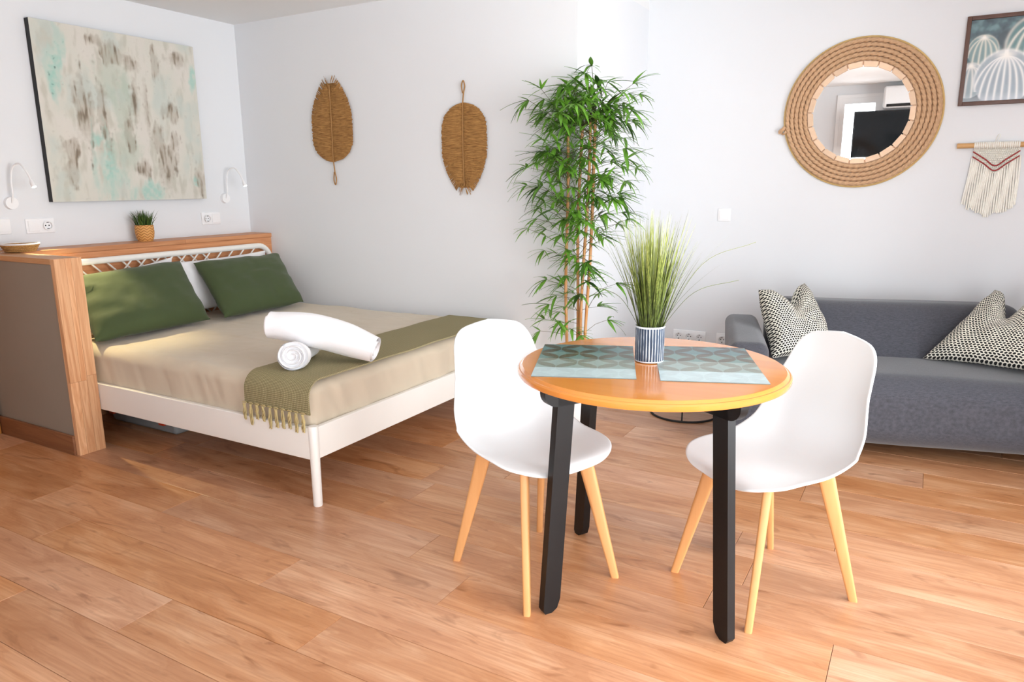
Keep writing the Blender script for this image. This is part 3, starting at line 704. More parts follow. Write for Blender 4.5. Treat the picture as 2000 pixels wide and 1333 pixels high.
# ------------------------------------------------------------------ jute leaves on the back wall
def jute_leaf(cx, z_base, z_tip, half, label, cordz, seed):
    t = empty('jute_leaf', (cx, YB, (z_base+z_tip)/2), label=label, cat='wall decor', group='woven leaves on the back wall')
    L_ = z_tip-z_base; sg = 1 if L_ > 0 else -1; L_ = abs(L_); zc = (z_base+z_tip)/2; rg = random.Random(seed); mb = MB()
    def prof(s):    # half-width along the blade, 0 at stalk end, 1 at tip
        return half*min(1, (1-(1-min(1, s/.30))**2.4))**.55 * (1 - .74*max(0, (s-.50)/.50)**1.8)
    nn = 120
    for side in (-1, 1):
        for k in range(nn):
            s0 = k/nn*.90; s1 = min(1., s0 + .03 + .13*s0**2 + rg.uniform(-.006, .006))
            ww = prof(s1)*rg.uniform(.955, 1.0)
            if s1 > .97: ww *= rg.uniform(.25, 1.)
            z0 = s0*L_; z1 = s1*L_*rg.uniform(.985, 1.01) if s1 > .95 else s1*L_
            hw_ = .0042; d = -.012 - rg.random()*.004
            vs = []
            for i in range(5):
                q = i/4; x = side*(ww*q + .001); z = z0 + (z1-z0)*q**1.4; sag = d - .006*math.sin(q*math.pi) + rg.uniform(-.001, .001)
                vs += [(x, sag, sg*(z-L_/2) - hw_), (x, sag, sg*(z-L_/2) + hw_)]
            mb.add(vs, [(2*i, 2*i+1, 2*i+3, 2*i+2) for i in range(4)])
    # stiff backing so that the blade has body
    pts = [(s, prof(s)*.9) for s in [i/24 for i in range(25)]]
    poly = [(w_, sg*(s*L_*.92-L_/2)) for s, w_ in pts] + [(-w_, sg*(s*L_*.92-L_/2)) for s, w_ in reversed(pts)]
    mb.prism(poly, lambda a, b: (a, -.003, b), lambda a, b: (a, -.011, b))
    tag(fix(mb.build('fibre_blade', M['jute'], t, False)), kind='stuff')
    MB().tube([(0, -.020, sg*(-L_/2)), (.004*sg, -.021, 0), (0, -.020, sg*(L_*.40))], .0035, 6).build('spine', M['jutecord'], t)
    e0 = sg*(-L_/2); ln = abs(cordz-z_base)
    pts = [(0, -.018, e0), (.004, -.014, e0-sg*ln*.45), (.012, -.012, e0-sg*ln*.75), (.002, -.012, e0-sg*ln), (-.010, -.012, e0-sg*ln*.8), (-.004, -.012, e0-sg*ln*.45)]
    MB().tube(curve(pts, 30), .0038, 6).build('hanging_loop', M['jutecord'], t)
jute_leaf(-3.440, 1.461, 1.992, .177, 'brown jute leaf hung with its loop hanging down, nearest the painting', 1.312, 21)
jute_leaf(-2.417, 1.767, 1.246, .160, 'brown jute leaf hung by its loop at the top, nearest the bamboo', 1.892, 22)

# ------------------------------------------------------------------ bamboo
bam = empty('bamboo_plant', (-1.645, 3.575, 0), label='tall artificial bamboo in a white pot in front of the wall corner', cat='plant')
MB().lathe([(0, 0), (.070, 0), (.082, .012), (.100, .20), (.102, .26), (.098, .262), (.094, .25), (0, .25)], n=36).build('pot', M['plastic'], bam)
MB().lathe([(0, .252), (.093, .252), (.093, .250), (0, .2495)][::-1], n=24).build('soil', M['soil'], bam)
B0 = Vector((-1.645, 3.575, 0)); rg = random.Random(42)
canes = []
for x0, y0, px, py, zt_ in ((-.045, 0, -1.712, 3.60, 1.58), (0, .02, -1.63, 3.60, 1.60), (.03, .0, -1.580, 3.60, 1.62), (.045, .03, -1.555, 3.62, 1.66)):
    top = Vector((px, py, zt_))-B0; bot = Vector((x0, y0, .24)); mb = MB(); pts = []; rs = []; n_ = 11
    for k in range(n_):
        for q, r in ((0, .0098), (.03, .0086), (.5, .0082), (.97, .0086)):
            t = (k+q)/n_; p = bot.lerp(top, t) + Vector((.006*math.sin(t*7+x0*90), .004*math.cos(t*6), 0)); pts.append(p); rs.append(r)
    mb.tube(pts, rs, 10); mb.build('cane', M['bamboo'], bam); canes.append(pts)
M['bleaf'] = leafmat('bamboo_leaf', (20, 54, 16), (118, 176, 58), 30., .45)
M['twig'] = plain('bamboo_twig', (86, 84, 48), .7)
def leafmesh(k):
    q = random.Random(k); mb = MB(); L_ = 1.; seg = 6; dr = q.uniform(.10, .50); tw = q.uniform(-.12, .12)
    vs = []
    for i in range(seg+1):
        t = i/seg; wd = .088*math.sin(math.pi*min(1, t*.97+.03)**.75)*(1-.25*t)+.002
        x = t*(1-.12*dr*t); z = -dr*t*t; y = tw*t*t
        vs += [(x, y-wd, z+.012), (x, y, z), (x, y+wd, z+.012)]
    fs = []
    for i in range(seg):
        for j in (0, 1): fs.append((3*i+j, 3*i+j+1, 3*i+j+4, 3*i+j+3))
    return mb.add(vs, fs).mesh('leaf', M['bleaf'], True, 80)
LM = [leafmesh(k) for k in range(8)]
leaves = []; tw = MB()
def clampw(p):   # keep foliage clear of the two walls
    q = p + B0
    if q.y > YB-.03 and q.x < XE+.04: q.y = YB-.03
    return q - B0
def cluster(p, d, n, scale):
    d = d.normalized(); side = d.cross(Vector((0, 0, 1)))
    side = side.normalized() if side.length > .05 else Vector((1, 0, 0)); up = side.cross(d)
    for k in range(n):
        a = (k/(n-1)-.5)*2*rg.uniform(1.0, 1.35) if n > 1 else 0
        ld = (d*math.cos(a) + side*math.sin(a) + up*rg.uniform(-.5, .7)).normalized(); L_ = scale*rg.uniform(.65, 1.1)*(1-.25*abs(a)/1.4)
        e_ = clampw(p+ld*L_)
        if (e_-(p+ld*L_)).length > .002: ld = (e_-p); L_ = max(.05, ld.length); ld.normalize()
        leaves.append((p, ld, L_))
levels = []
z = .50
while z < 1.78:
    levels.append(z); z += .045 if z > 1.05 else .065
for z in levels:
    dens = 11 if z > 1.05 else (6 if z > .85 else 4)
    for q in range(dens):
        c = canes[rg.randrange(4)]; zz = min(z + rg.uniform(-.03, .03), c[-1].z); k = min(range(len(c)), key=lambda i: abs(c[i].z-zz)); p0 = c[k]
        az = rg.uniform(0, 2*math.pi)
        if rg.random() < .55: az = rg.choice((rg.uniform(2.6, 3.9), rg.uniform(-.7, .6), rg.uniform(4.2, 5.2)))
        ln = rg.uniform(.05, .24)*(1.1 if z > .95 else .75); el = rg.uniform(.2, .9)
        d = Vector((math.cos(az)*math.cos(el), math.sin(az)*math.cos(el), math.sin(el)))
        p1 = clampw(p0 + d*ln*.6); p2 = clampw(p0 + d*ln + Vector((math.cos(az), math.sin(az), -.15))*.03)
        tw.tube([p0, p1, p2], [.0018, .0014, .001], 4)
        dd = Vector((math.cos(az), math.sin(az), rg.uniform(-.35, .25)))
        cluster(p2, dd, rg.randint(6, 8), rg.uniform(.11, .165))
        if rg.random() < .55: cluster(p1, Vector((math.cos(az+1), math.sin(az+1), .1)), 4, .11)
for c in canes:   # crowns
    for q in range(9):
        az = q*1.26 + rg.random(); p = c[-1] + Vector((0, 0, .04+.024*q)) + Vector((math.cos(az), math.sin(az), 0))*.06; p = clampw(p)
        tw.tube([c[-1], c[-1].lerp(p, .5)+Vector((0, 0, .01)), p], .0015, 4); cluster(p, Vector((math.cos(az), math.sin(az), .4-.09*q)), 7, .14)
tw.build('twigs', M['twig'], bam)
leaves.sort(key=lambda l: -l[2])
rest = MB()
def leafmat4(p, d, L_):
    y = Vector((0, 0, 1)).cross(d); y = y.normalized() if y.length > .02 else Vector((0, 1, 0)); z = d.cross(y)
    return Matrix(((d.x, y.x, z.x, p.x), (d.y, y.y, z.y, p.y), (d.z, y.z, z.z, p.z), (0, 0, 0, 1))) @ Matrix.Scale(L_, 4)
for i, (p, d, L_) in enumerate(leaves):
    mt = leafmat4(p, d, L_)
    if i < 300:
        o = bpy.data.objects.new('leaf', LM[i % 8]); col.objects.link(o); o.parent = bam; o.matrix_local = mt
    else:
        me = LM[i % 8]; rest.add([mt @ v_.co for v_ in me.vertices], [tuple(q.vertices) for q in me.polygons])
if rest.v: tag(rest.build('small_foliage', M['bleaf'], bam), kind='stuff')

# ------------------------------------------------------------------ rope mirror
mc = Vector((-.408, YM, 1.692)); mir = empty('round_mirror', mc, label='round mirror framed with wood blocks and coiled rope above the sofa', cat='mirror')
def disc(mb, r, y0, y1, n=96, r1=None):
    return mb.prism([(r*math.cos(a), r*math.sin(a)) for a in [2*math.pi*k/n for k in range(n)]], lambda a, b: (a, y0, b), lambda a, b: (a*(r1 or r)/r, y1, b*(r1 or r)/r))
fix(disc(MB(), .408, -.001, -.012).build('backing', M['block'], mir, True, 30))
fix(disc(MB(), .262, -.0125, -.0165).build('glass', M['mirror'], mir, True, 30))
fix(MB().tube([(.413*math.cos(a), -.010, .413*math.sin(a)) for a in [2*math.pi*k/96 for k in range(96)]], .006, 8, closed=True).build('outer_rim', M['gold'], mir))
nb = 21
for k in range(nb):
    a0 = 2*math.pi*(k+.045)/nb + .1; a1 = 2*math.pi*(k+.955)/nb + .1; ch = [(.252, a0), (.252, a1), (.283, a1), (.283, a0)]
    poly = [(r/math.cos((a1-a0)/2)*math.cos(a) if r < .27 else r*math.cos(a), r*math.sin(a) if r >= .27 else r/math.cos((a1-a0)/2)*math.sin(a)) for r, a in ch]
    fix(MB().prism(poly, lambda a, b: (a, -.0125, b), lambda a, b: (a, -.027, b)).build('wood_block', M['block'], mir, False))
for k in range(5):
    Rr = .2965 + .0245*k; S, K = int(Rr*1500), 18; r0 = .0122; mb = MB(); tws = int(2*math.pi*Rr/.092)
    for i in range(S):
        th = 2*math.pi*i/S
        for j in range(K):
            ph = 2*math.pi*j/K; lobe = abs(math.cos(1.5*(ph + tws*th)))**.6; r = r0*(.50+.54*lobe)
            rad = Rr + r*math.cos(ph); mb.v.append((rad*math.cos(th), -.0235 + r*math.sin(ph), rad*math.sin(th)))
    mb.f = [(i*K+j, ((i+1) % S)*K+j, ((i+1) % S)*K+(j+1) % K, i*K+(j+1) % K) for i in range(S) for j in range(K)]
    mb.build('rope_ring', M['rope'], mir, True, 60)
kn = MB()
kn.tube(curve([(-.405, -.022, -.06), (-.418, -.024, -.075), (-.432, -.02, -.085), (-.436, -.018, -.098)], 10), [.0115]*8+[.010, .008, .006], 8)
kn.tube([(-.412+.014*math.cos(a), -.024+.008*math.sin(a*2), -.085+.016*math.sin(a)) for a in [2*math.pi*k/16 for k in range(16)]], .007, 6, closed=True)
kn.build('rope_knot', M['rope'], mir)

# ------------------------------------------------------------------ framed cactus print
FX0, FX1, FZ0, FZ1 = .070, .440, 1.703, 2.155
fp = empty('framed_print', ((FX0+FX1)/2, YM, FZ0), label='brown framed photo print of round cacti above the hanging', cat='picture')
M['walnut'] = wood('walnut_frame', (104, 68, 52), (82, 52, 40), (66, 42, 32), 2, 20, .45, .05, False, False)
hw = (FX1-FX0)/2; ht = FZ1-FZ0
for a_, b_ in (((-hw, -.024, 0), (-hw+.020, -.001, ht)), ((hw-.020, -.024, 0), (hw, -.001, ht)), ((-hw+.02, -.024, 0), (hw-.02, -.001, .020)), ((-hw+.02, -.024, ht-.02), (hw-.02, -.001, ht))):
    MB().rbox(a_, b_, .002, 1, 1, 1).build('frame_bar', M['walnut'], fp)
n_ = 190; o = MB().grid(lambda u, v: (-hw+.02+(2*hw-.04)*u, -.010, .02+(ht-.04)*v), n_, n_)
o = fix(o.build('print', vcol('print_paper', .25, 0, 0, .6), fp, False))
U = np.array([[i/n_, j/n_] for i in range(n_+1) for j in range(n_+1)]); u = U[:, 0]*(2*hw-.04)/(ht-.04); v = U[:, 1]; NA = fbm(u*7, v*7, 40, 3)
colr = np.outer(np.ones(len(u)), L3((66, 94, 104))); blend(smooth(-.1, .5, NA), (104, 140, 146)); blend(smooth(.0, .6, -NA)*.8, (40, 62, 74))
def cactus(cx, cy, rx, ry, body, rib, k=9, wid=.16):
    X, Y = (u-cx)/rx, (v-cy)/ry; d = np.sqrt(X**2+Y**2); ins = 1-smooth(.94, 1.02, d); blend(ins*.92, body)
    for q in np.linspace(-1, 1, k):     # meridian ribs from the crown
        yy = np.clip((.80-Y)/1.7, 0, 1.2); xr = q*np.sin(np.clip(yy, 0, 1)**.55*math.pi/2)*1.02
        blend(ins*np.exp(-((X-xr)/(wid*.5))**2)*.85, rib)
    blend(np.exp(-(X/.30)**2-((Y-.84)/.13)**2)*.95, (248, 246, 240)); blend(np.exp(-((d-1)/.05)**2)*(Y > -.4)*.55, rib)
cactus(.16, .62, .17, .19, (120, 150, 152), (222, 220, 208), 6, .14)
cactus(.76, .66, .36, .36, (84, 128, 130), (232, 230, 220), 8, .10)
cactus(.05, .26, .18, .22, (150, 168, 176), (226, 226, 222), 6, .14)
cactus(.42, .26, .32, .35, (156, 170, 182), (246, 246, 244), 9, .09)
blend(smooth(.12, .0, v)*.35, (236, 240, 246)); paint_mesh(o, colr)

# ------------------------------------------------------------------ macrame
mx_, mz_ = .275, 1.493
ma = empty('macrame_hanging', (mx_, YM, mz_), label='cream macrame wall hanging with two red cords on a wooden dowel', cat='wall hanging')
M['cream'] = plain('cream_cotton_cord', (246, 242, 232), .95, .05, 60, .4, 300); M['redcord'] = plain('red_cord', (158, 52, 54), .9, .1, 80)
M['dowel'] = wood('bamboo_dowel', (214, 168, 112), (200, 150, 94), None, 0, 20, .45, .05, False, False)
MB().tube([(-.186, -.022, 0), (-.184, -.022, 0), (.184, -.022, 0), (.186, -.022, 0)], [.012, .0138, .0138, .012], 16).build('dowel', M['dowel'], ma)
mb = MB()
for k in range(22):
    x = -.102 + k*.0094; mb.tube([(x+.0001, -.022+.0145*math.cos(a), .0145*math.sin(a)) for a in [2*math.pi*q/12 for q in range(12)]], .0046, 6, closed=True)
mb.build('cord_loops', M['cream'], ma)
MB().tube(curve([(-.012, -.018, .014), (-.004, -.010, .045), (.004, -.008, .056), (.008, -.01, .045), (-.004, -.018, .014)], 20), .0016, 5).build('hanger_cord', M['cream'], ma)
kn = MB()
def knz(x): return -.060 - .092*(1-min(1, abs(x)/.105))     # lower edge of the knotted field
for r in range(15):
    z = -.020 - r*.0095
    for c in range(22):
        x = -.100 + (c + .5*(r % 2))*.0093
        if abs(x) < .103 and z > knz(x)-.002:
            kn.lathe([(0, -.0048), (.0042, -.002), (.0046, .001), (.0028, .0042), (0, .005)], (x, -.018 + rg.uniform(-.001, .001), z), 6)
kn.build('knot_field', M['cream'], ma)
for dz in (0, -.026):
    MB().tube(curve([(-.108, -.025, -.032+dz), (-.05, -.026, -.072+dz), (0, -.026, -.108+dz), (.05, -.026, -.072+dz), (.104, -.025, -.032+dz)], 30), .0034, 6).build('red_cord', M['redcord'], ma)
MB().grid(lambda a, b: (-.104+.208*a, -.012, -.015 + (knz(-.104+.208*a)+.015)*b), 20, 6).build('backing_weave', M['cream'], ma)
rg2 = random.Random(2)
for k in range(26):
    x = -.108 + k*.00865; z0 = knz(x)+.004; z1 = -.318 - .062*(1-abs(x)/.11) + rg2.uniform(-.012, .008); xx = x*1.12 - .008
    pts = [(x + (xx-x)*t + .002*math.sin(t*5+k), -.016-.004*math.sin(t*3+k), z0+(z1-z0)*t) for t in [i/7 for i in range(8)]]
    MB().tube(pts, [.0038, .0046, .0048, .0047, .0047, .0048, .005, .0042], 6).build('fringe_strand', M['cream'], ma)

# ------------------------------------------------------------------ sofa (turned 15 degrees)
SA = R(15); su = Vector((math.cos(SA), math.sin(SA), 0)); sv = Vector((-math.sin(SA), math.cos(SA), 0))
def on_v(x, y, V): d = ray(x, y); return CAM + d*((V - CAM.dot(sv))/d.dot(sv))
SU0, SV0 = .16, 3.56; so = su*SU0 + sv*SV0
sofa = empty('sofa', so, SA, label='charcoal grey two-seat fabric sofa standing askew along the bright wall', cat='sofa')
SW, AW = 1.64, .185
def soft(p):
    q = p.copy(); q.z += nz(p.x*3, p.y*4, 2)*.004; q.y += nz(p.x*3, p.z*4, 5)*.006; return q
def seatf(p):
    q = soft(p); cx_ = (p.x-SW/2)/(SW/2-AW)
    if p.z > .3: q.z += .022*(1-cx_**2)*(1-((p.y-.25)/.45)**2 if abs(p.y-.25) < .45 else 0)
    return q
MB().rbox((AW-.075, 0.0, .062), (SW-AW+.075, .62, .395), .12, 16, 8, 4, seatf, 6).build('seat', M['sofa'], sofa, True, 80)
def backf(p): q = soft(p); q.y += .50*(p.z-.38); return q
MB().rbox((AW+.008, .475, .30), (SW-AW-.008, .70, .672), .075, 16, 4, 5, backf, 4).build('backrest', M['sofa'], sofa, True, 80)
def armf(sg):
    def f(p):
        q = soft(p); q.x += sg*.025*max(0, (p.z-.2)/.36); return q
    return f
MB().rbox((0, -.005, .062), (AW, .86, .553), .05, 3, 8, 5, armf(-.6), 4).build('armrest', M['sofa'], sofa, True, 80)
MB().rbox((SW-AW, -.005, .062), (SW, .86, .553), .05, 3, 8, 5, armf(.6), 4).build('armrest', M['sofa'], sofa, True, 80)
for x in (.12, SW-.12):
    for y in (.10, .76): MB().lathe([(0, 0), (.018, 0), (.024, .07), (0, .07)], (x, y, 0), 14).build('leg', M['blackmat'], sofa)

def cushion(corners, label, seed, chop, T=.17, dent=.62):
    mb = pillow(corners, T, .05, chop, 40, 36, seed, .012, dent=dent)
    tag(mb.build('cushion', M['weave'], None, True, 80), label, 'cushion', 'black and cream cushions on the sofa')
def uvz(u_, v_, z): return su*u_ + sv*v_ + Vector((0, 0, z))
cushion([uvz(.375, 3.83, .425), uvz(.70, 4.00, .425), on_v(1572, 553, 4.22), on_v(1481, 566, 4.02)], 'black and cream cushion in the sofa corner behind the dining chair', 4, .13)
cushion([on_v(1802, 700, 4.02), uvz(1.60, 3.76, .425), uvz(1.64, 3.98, .80), on_v(1943, 566, 4.12)], 'black and cream cushion at the right edge of the picture', 9, .17)

# ------------------------------------------------------------------ low wire stand
ws = empty('wire_stand', (-1.13, 3.985, 0), label='low black wire stand with round base ring on the floor behind the table', cat='stand')
for z, r in ((.006, .19), (.27, .155)):
    MB().tube([(r*math.cos(a), r*math.sin(a), z) for a in [2*math.pi*k/48 for k in range(48)]], .006, 8, closed=True).build('ring', M['blackmat'], ws)
for k in range(4):
    a = -1.35 + k*math.pi/2; MB().tube([(.19*math.cos(a), .19*math.sin(a), .008), (.155*math.cos(a), .155*math.sin(a), .27)], .0045, 8).build('upright', M['blackmat'], ws)
MB().lathe([(0, .270), (.15, .270), (.152, .278), (0, .278)], n=40).build('shelf', M['blackmat'], ws)

# ------------------------------------------------------------------ dining table
TC = Vector((-.7185, 2.134, 0)); TR_ = .419
tab = empty('dining_table', TC, label='round honey-coloured wooden table on four black legs', cat='table')
MB().lathe([(0, .719), (TR_-.012, .719), (TR_-.003, .722), (TR_, .728), (TR_, .737), (TR_-.004, .7415), (TR_-.008, .742), (TR_-.010, .7445), (TR_-.016, .7495), (TR_-.024, .75), (0, .75)], n=128).build('tabletop', M['table'], tab, True, 30)
ang = math.atan2(-.21, .34)      # diagonal of the leg frame
for k in range(2):
    a = ang + k*math.pi/2; d = Vector((math.cos(a), math.sin(a), 0)); s_ = Vector((-d.y, d.x, 0)); z1, z0, Lb = .7185-.0004*k, .664, .396
    top = .7185; poly = [(-Lb, top), (-Lb, top-.012)] + [(-Lb+.045-.045*math.cos(q), top-.012-.042*math.sin(q)) for q in [i*math.pi/2/6 for i in range(1, 7)]] + [(Lb-.045+.045*math.sin(q), top-.012-.042*math.cos(q)) for q in [i*math.pi/2/6 for i in range(0, 7)]] + [(Lb, top)]
    wd = .0145
    if k: poly = [(x, min(zz, top)) for x, zz in poly]
    o = MB().prism(poly, lambda x, zz: tuple(d*x - s_*wd + Vector((0, 0, zz))), lambda x, zz: tuple(d*x + s_*wd + Vector((0, 0, zz)))); fix(o.build('beam', M['black'], tab, True, 30))
for k in range(4):
    a = ang + k*math.pi/2; d = Vector((math.cos(a), math.sin(a), 0)); s_ = Vector((-d.y, d.x, 0)); h_ = .0145; Wd = .058
    prof = []   # outline in (radial, z); leans outward
    def rx(zz): return .348 + .052*(1-zz/.72)
    prof = [(rx(.70), .70), (rx(.012), .012), (rx(0)-.008, 0), (rx(0)-Wd*.55, 0), (rx(.012)-Wd*.85, .012), (rx(.04)-Wd, .042), (rx(.70)-Wd, .70)]
    fix(MB().prism(prof, lambda r_, zz: tuple(d*r_ - s_*h_ + Vector((0, 0, zz))), lambda r_, zz: tuple(d*r_ + s_*h_ + Vector((0, 0, zz)))).build('leg', M['black'], tab, True, 30))

# placemats: two woven vinyl sheets with printed interlaced circles
def placemat(c, label):
    o_ = Vector(c[0]); e1 = Vector(c[1])-o_; e2 = Vector(c[2])-o_
    e2 = e2 - e1*(e2.dot(e1)/e1.length_squared)      # square up
    nx, ny = 120, 170; mb = MB().grid(lambda a, b: tuple(o_*0 + e1*a + e2*b + Vector((0, 0, .0022))), nx, ny)
    W_, L_ = e1.length, e2.length
    root = empty('placemat', (o_.x, o_.y, .7502), label=label, cat='placemat', group='placemats on the dining table')
    ob = fix(mb.build('printed_face', vcol('printed_vinyl_'+label[:4], .3, .1, 900, .15), root, False))
    fix(MB().prism([(0, 0), (1, 0), (1, 1), (0, 1)], lambda a, b: tuple(e1*a+e2*b), lambda a, b: tuple(e1*a+e2*b+Vector((0, 0, .002)))).build('backing', M['matback'], root, False))
    U = np.array([[i/nx, j/ny] for i in range(nx+1) for j in range(ny+1)]); a, b = U[:, 0]*W_, U[:, 1]*L_
    S = W_/2.4; fa, fb = (a/S) % 1, (b/S+.1) % 1
    ctr = np.hypot(fa-.5, fb-.5) < .5
    cor = np.minimum.reduce([np.hypot(fa-i, fb-j) for i in (0, 1) for j in (0, 1)]) < .5
    petal = (ctr & cor).astype(float)
    global colr
    t = b/L_
    dark = [(62, 60, 53), (84, 78, 64), (128, 134, 124), (182, 202, 206)]; light = [(82, 120, 124), (104, 138, 134), (148, 168, 164), (190, 211, 215)]
    colr = np.zeros((len(a), 3))
    bands = [(t >= .74), (t >= .52) & (t < .74), (t >= .25) & (t < .52), (t < .25)]
    for m_, dk, lt in zip(bands, dark, light):
        colr[m_] = L3(dk)*(petal[m_][:, None]) + L3(lt)*(1-petal[m_][:, None])
    colr *= (1 + .06*fbm(a*80, b*80, 60, 2))[:, None]
    paint_mesh(ob, np.clip(colr, 0, 1))
M['matback'] = plain('mat_backing', (110, 122, 120), .6)
g = lambda x, y: on_z(x, y, .75)
placemat([g(1037, 736), g(1243, 742), g(1074, 674)], 'blue-grey patterned placemat on the left half of the table')
placemat([g(1290, 745), g(1505, 752), g(1242, 676)], 'blue-grey patterned placemat on the right half of the table')

# ribbed metal pot with tall grass
pc = Vector((-.732, 2.158, .7526)); tp = empty('potted_grass', pc, label='tall onion grass in a ribbed blue-white metal pot on the table', cat='plant')
m, nt, b = newmat('whitewashed_zinc'); v = coord(nt); s = N(nt, 'ShaderNodeSeparateXYZ', {0: v}); an = mth(nt, 'ARCTAN2', s.outputs[1], s.outputs[0])
n1 = N(nt, 'ShaderNodeTexNoise', {'Vector': coord(nt, (60, 60, 18)), 'Scale': 1., 'Detail': 4.}).outputs[0]
st_ = mth(nt, 'ADD', mth(nt, 'COSINE', mth(nt, 'MULTIPLY', an, 30.)), mth(nt, 'MULTIPLY', mth(nt, 'SUBTRACT', n1, .5), 2.2))
zr = mth(nt, 'GREATER_THAN', mth(nt, 'ABSOLUTE', mth(nt, 'SUBTRACT', s.outputs[2], .056)), .052)
f = mth(nt, 'ADD', mth(nt, 'MULTIPLY', st_, .5), mth(nt, 'MULTIPLY', zr, 1.2))
nt.links.new(ramp(nt, f, [(.25, lin((44, 58, 78))), (.6, lin((222, 226, 232)))]), b.inputs['Base Color']); b.inputs['Roughness'].default_value = .6; M['zinc'] = m
rib = lambda a, z: 1 + (.022*math.cos(30*a) if .005 < z < .105 else 0)
MB().lathe([(0, 0), (.0435, 0), (.045, .003), (.044, .008), (.0445, .05), (.0445, .10), (.045, .108), (.0465, .111), (.046, .114), (.043, .112), (.0425, .095), (0, .095)], n=240, wob=rib).build('pot', M['zinc'], tp)
MB().lathe([(0, .0952), (.042, .0952), (.042, .0962), (0, .0962)], n=24).build('soil', M['soil'], tp)
m, nt, b = newmat('onion_grass'); s = N(nt, 'ShaderNodeSeparateXYZ', {0: coord(nt)}); n1 = N(nt, 'ShaderNodeTexNoise', {'Vector': coord(nt, (260, 260, 8)), 'Scale': 1.}).outputs[0]
zf = mth(nt, 'ADD', mth(nt, 'MULTIPLY', s.outputs[2], 1.5), mth(nt, 'MULTIPLY', mth(nt, 'SUBTRACT', n1, .5), .9))
nt.links.new(ramp(nt, zf, [(.05, lin((44, 52, 22))), (.32, lin((92, 108, 40))), (.6, lin((156, 166, 84))), (.85, lin((206, 208, 170)))]), b.inputs['Base Color']); b.inputs['Roughness'].default_value = .5; M['onion'] = m
rg = random.Random(17); mb = MB(); blades(mb, 210, .036, .125, .385, .0038, .095, rg, .35, 8); blades(mb, 90, .040, .19, .36, .0028, .095, rg, .55, 10)
for az, ln, hh in ((.35, .26, .16), (.15, .30, .28), (3.6, .2, .14)):
    pts = curve([(.03*math.cos(az), .03*math.sin(az), .10), (.5*ln*math.cos(az), .5*ln*math.sin(az), .10+hh*.75), (ln*math.cos(az), ln*math.sin(az), .10+hh)], 14); mb.tube(pts, .0008, 4)
tag(mb.build('grass_blades', M['onion'], tp), kind='stuff')

# ------------------------------------------------------------------ dining chairs
def interp(tab_, s):
    for (a, x), (b, y) in zip(tab_, tab_[1:]):
        if s <= b: t = (s-a)/(b-a); return x + (y-x)*t
    return tab_[-1][1]
CP = [(.212, 0, .413), (.186, 0, .433), (.095, 0, .433), (-.023, 0, .422), (-.123, 0, .431), (-.184, 0, .463), (-.226, 0, .544), (-.242, 0, .634), (-.258, 0, .722), (-.272, 0, .838)]
CW = [.21, .224, .239, .243, .244, .240, .228, .206, .180, .158]
CL = [.004, .006, .024, .045, .068, .076, .069, .058, .048, .018]
def chair_shell():
    mb = MB(); nu, nv = 72, 28
    pr = curve(CP, nu); wd = [p.x for p in curve([(w_, 0, 0) for w_ in CW], nu)]; lf = [p.x for p in curve([(w_, 0, 0) for w_ in CL], nu)]
    acc = [0]
    for p, q in zip(pr, pr[1:]): acc.append(acc[-1]+(q-p).length)
    for i, p in enumerate(pr):
        s = acc[i]/acc[-1]; t = (pr[min(i+1, nu)]-pr[max(i-1, 0)]).normalized(); nrm = Vector((t.z, 0, -t.x)); nrm = nrm if nrm.dot(Vector((1, 0, 1))) > 0 else -nrm
        wb = wd[i]
        if s < .16: wb *= max(0, 1-((.16-s)/.16)**3.2)**(1/2.4)
        if s > .84: wb *= max(0, 1-((s-.84)/.16)**3.4)**(1/2.6)
        for j in range(nv+1):
            t_ = 2*j/nv-1; a = abs(t_)*min(1, wb/.2)
            mb.v.append(tuple(p + Vector((0, wb*t_*(1-.05*a**4), 0)) + nrm*lf[i]*a**2.4))
    for i in range(nu):
        for j in range(nv): mb.f.append((i*(nv+1)+j, (i+1)*(nv+1)+j, (i+1)*(nv+1)+j+1, i*(nv+1)+j+1))
    return mb
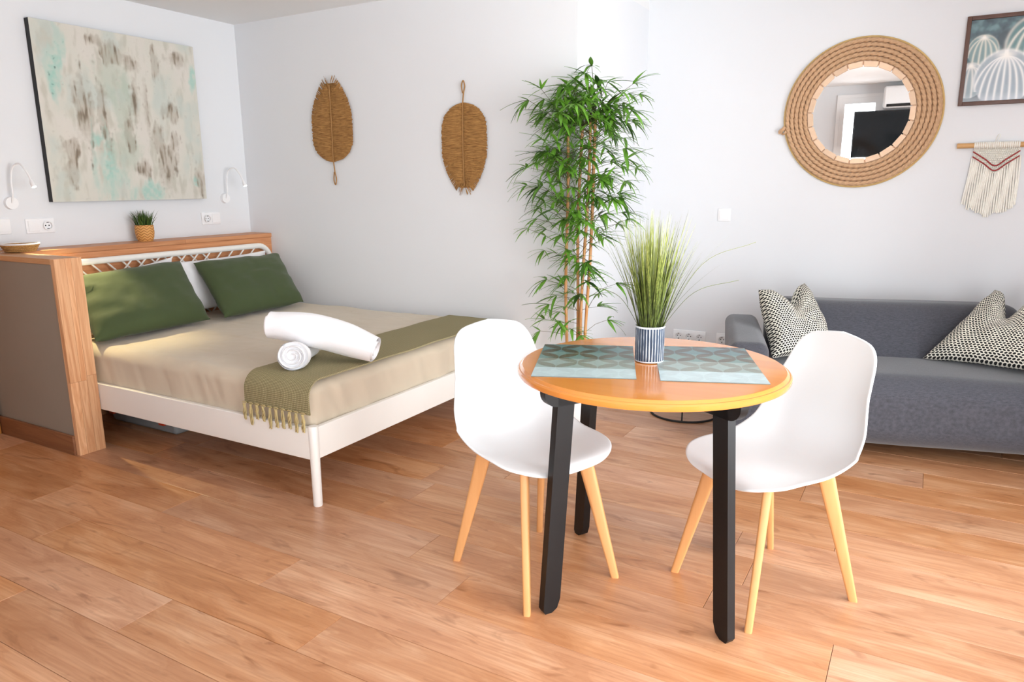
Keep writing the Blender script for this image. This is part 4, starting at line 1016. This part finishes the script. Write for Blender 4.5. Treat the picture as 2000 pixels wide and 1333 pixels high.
def chair_leg(mb, sx, sy):
    top = Vector((sx*.1095, sy*.1215, .430)); foot = Vector((sx*.2075, sy*.186, 0)); rd = Vector((sx*.72, sy*.70, 0)).normalized(); tg = Vector((-rd.y, rd.x, 0))
    vs = []; n = 12; lev = [(0, .98), (.004, 1), (.4, 1), (.8, 1), (1, 1)]
    for t, k in lev:
        c = foot.lerp(top, t); a = lerp(.0135, .0265, t)*k; b_ = lerp(.0115, .0135, t)*k
        for q in range(n):
            w_ = 2*math.pi*(q+.5)/n; cc, ss = math.cos(w_), math.sin(w_)
            vs.append(tuple(c + rd*a*math.copysign(abs(cc)**.45, cc) + tg*b_*math.copysign(abs(ss)**.45, ss)))
    fs = [tuple(range(n-1, -1, -1)), tuple((len(lev)-1)*n+q for q in range(n))]
    for i in range(len(lev)-1):
        for q in range(n): fs.append((i*n+q, i*n+(q+1) % n, (i+1)*n+(q+1) % n, (i+1)*n+q))
    return mb.add(vs, fs)
def dining_chair(loc_, rz, label, shift):
    c = empty('dining_chair', loc_, rz, label=label, cat='chair', group='white shell chairs at the dining table')
    sh = fix(chair_shell().build('seat_shell', M['shell'], c, True, 80)); sh.location = Matrix.Rotation(-rz, 3, 'Z') @ Vector(shift)
    so_ = sh.modifiers.new('thickness', 'SOLIDIFY'); so_.thickness = .009; so_.offset = -1; so_.use_even_offset = False
    bv = sh.modifiers.new('soft_rim', 'SUBSURF'); bv.levels = 1; bv.render_levels = 1
    for sx in (1, -1):
        for sy in (1, -1): fix(chair_leg(MB(), sx, sy).build('leg', M['beech'], c, True, 45))
    MB().rbox((-.085, -.10, .400), (.085, .10, .411), .002, 1, 1, 1).build('under_bracket', M['blackmat'], c)
    return c
dining_chair((-1.074, 2.022, 0), R(-24.6), 'white shell chair with beech legs between the bed and the table', (-.010, .018, 0))
dining_chair((-.368, 2.288, 0), R(-127.8), 'white shell chair with beech legs between the table and the sofa', (0, -.014, 0))

# ------------------------------------------------------------------ things behind the camera, seen in the mirror
tv = empty('television', (-.45, YR+.19, 1.60), R(-5), label='black flat television on the wall, seen in the round mirror', cat='television')
m, nt, b = newmat('tv_screen'); b.inputs['Base Color'].default_value = (.004, .006, .008, 1); b.inputs['Roughness'].default_value = .08; M['screen'] = m
MB().rbox((-.47, -.03, 0), (.47, .006, .54), .006, 1, 1, 1).build('casing', M['blackmat'], tv)
MB().box((-.46, .006, .012), (.46, .0075, .53)).build('screen', M['screen'], tv, False)
MB().rbox((-.06, -.15, .22), (.06, -.03, .32), .004, 1, 1, 1).build('wall_bracket', M['blackmat'], tv)
ac = empty('air_conditioner', (-.22, YR+.002, 2.165), label='white air conditioner high on the wall, seen in the mirror', cat='air conditioner')
MB().rbox((-.40, 0, 0), (.40, .20, .25), .03, 2, 2, 2).build('body', M['plastic'], ac)
MB().rbox((-.36, .199, .012), (.36, .204, .045), .002, 1, 1, 1).build('louvre', M['blackmat'], ac)
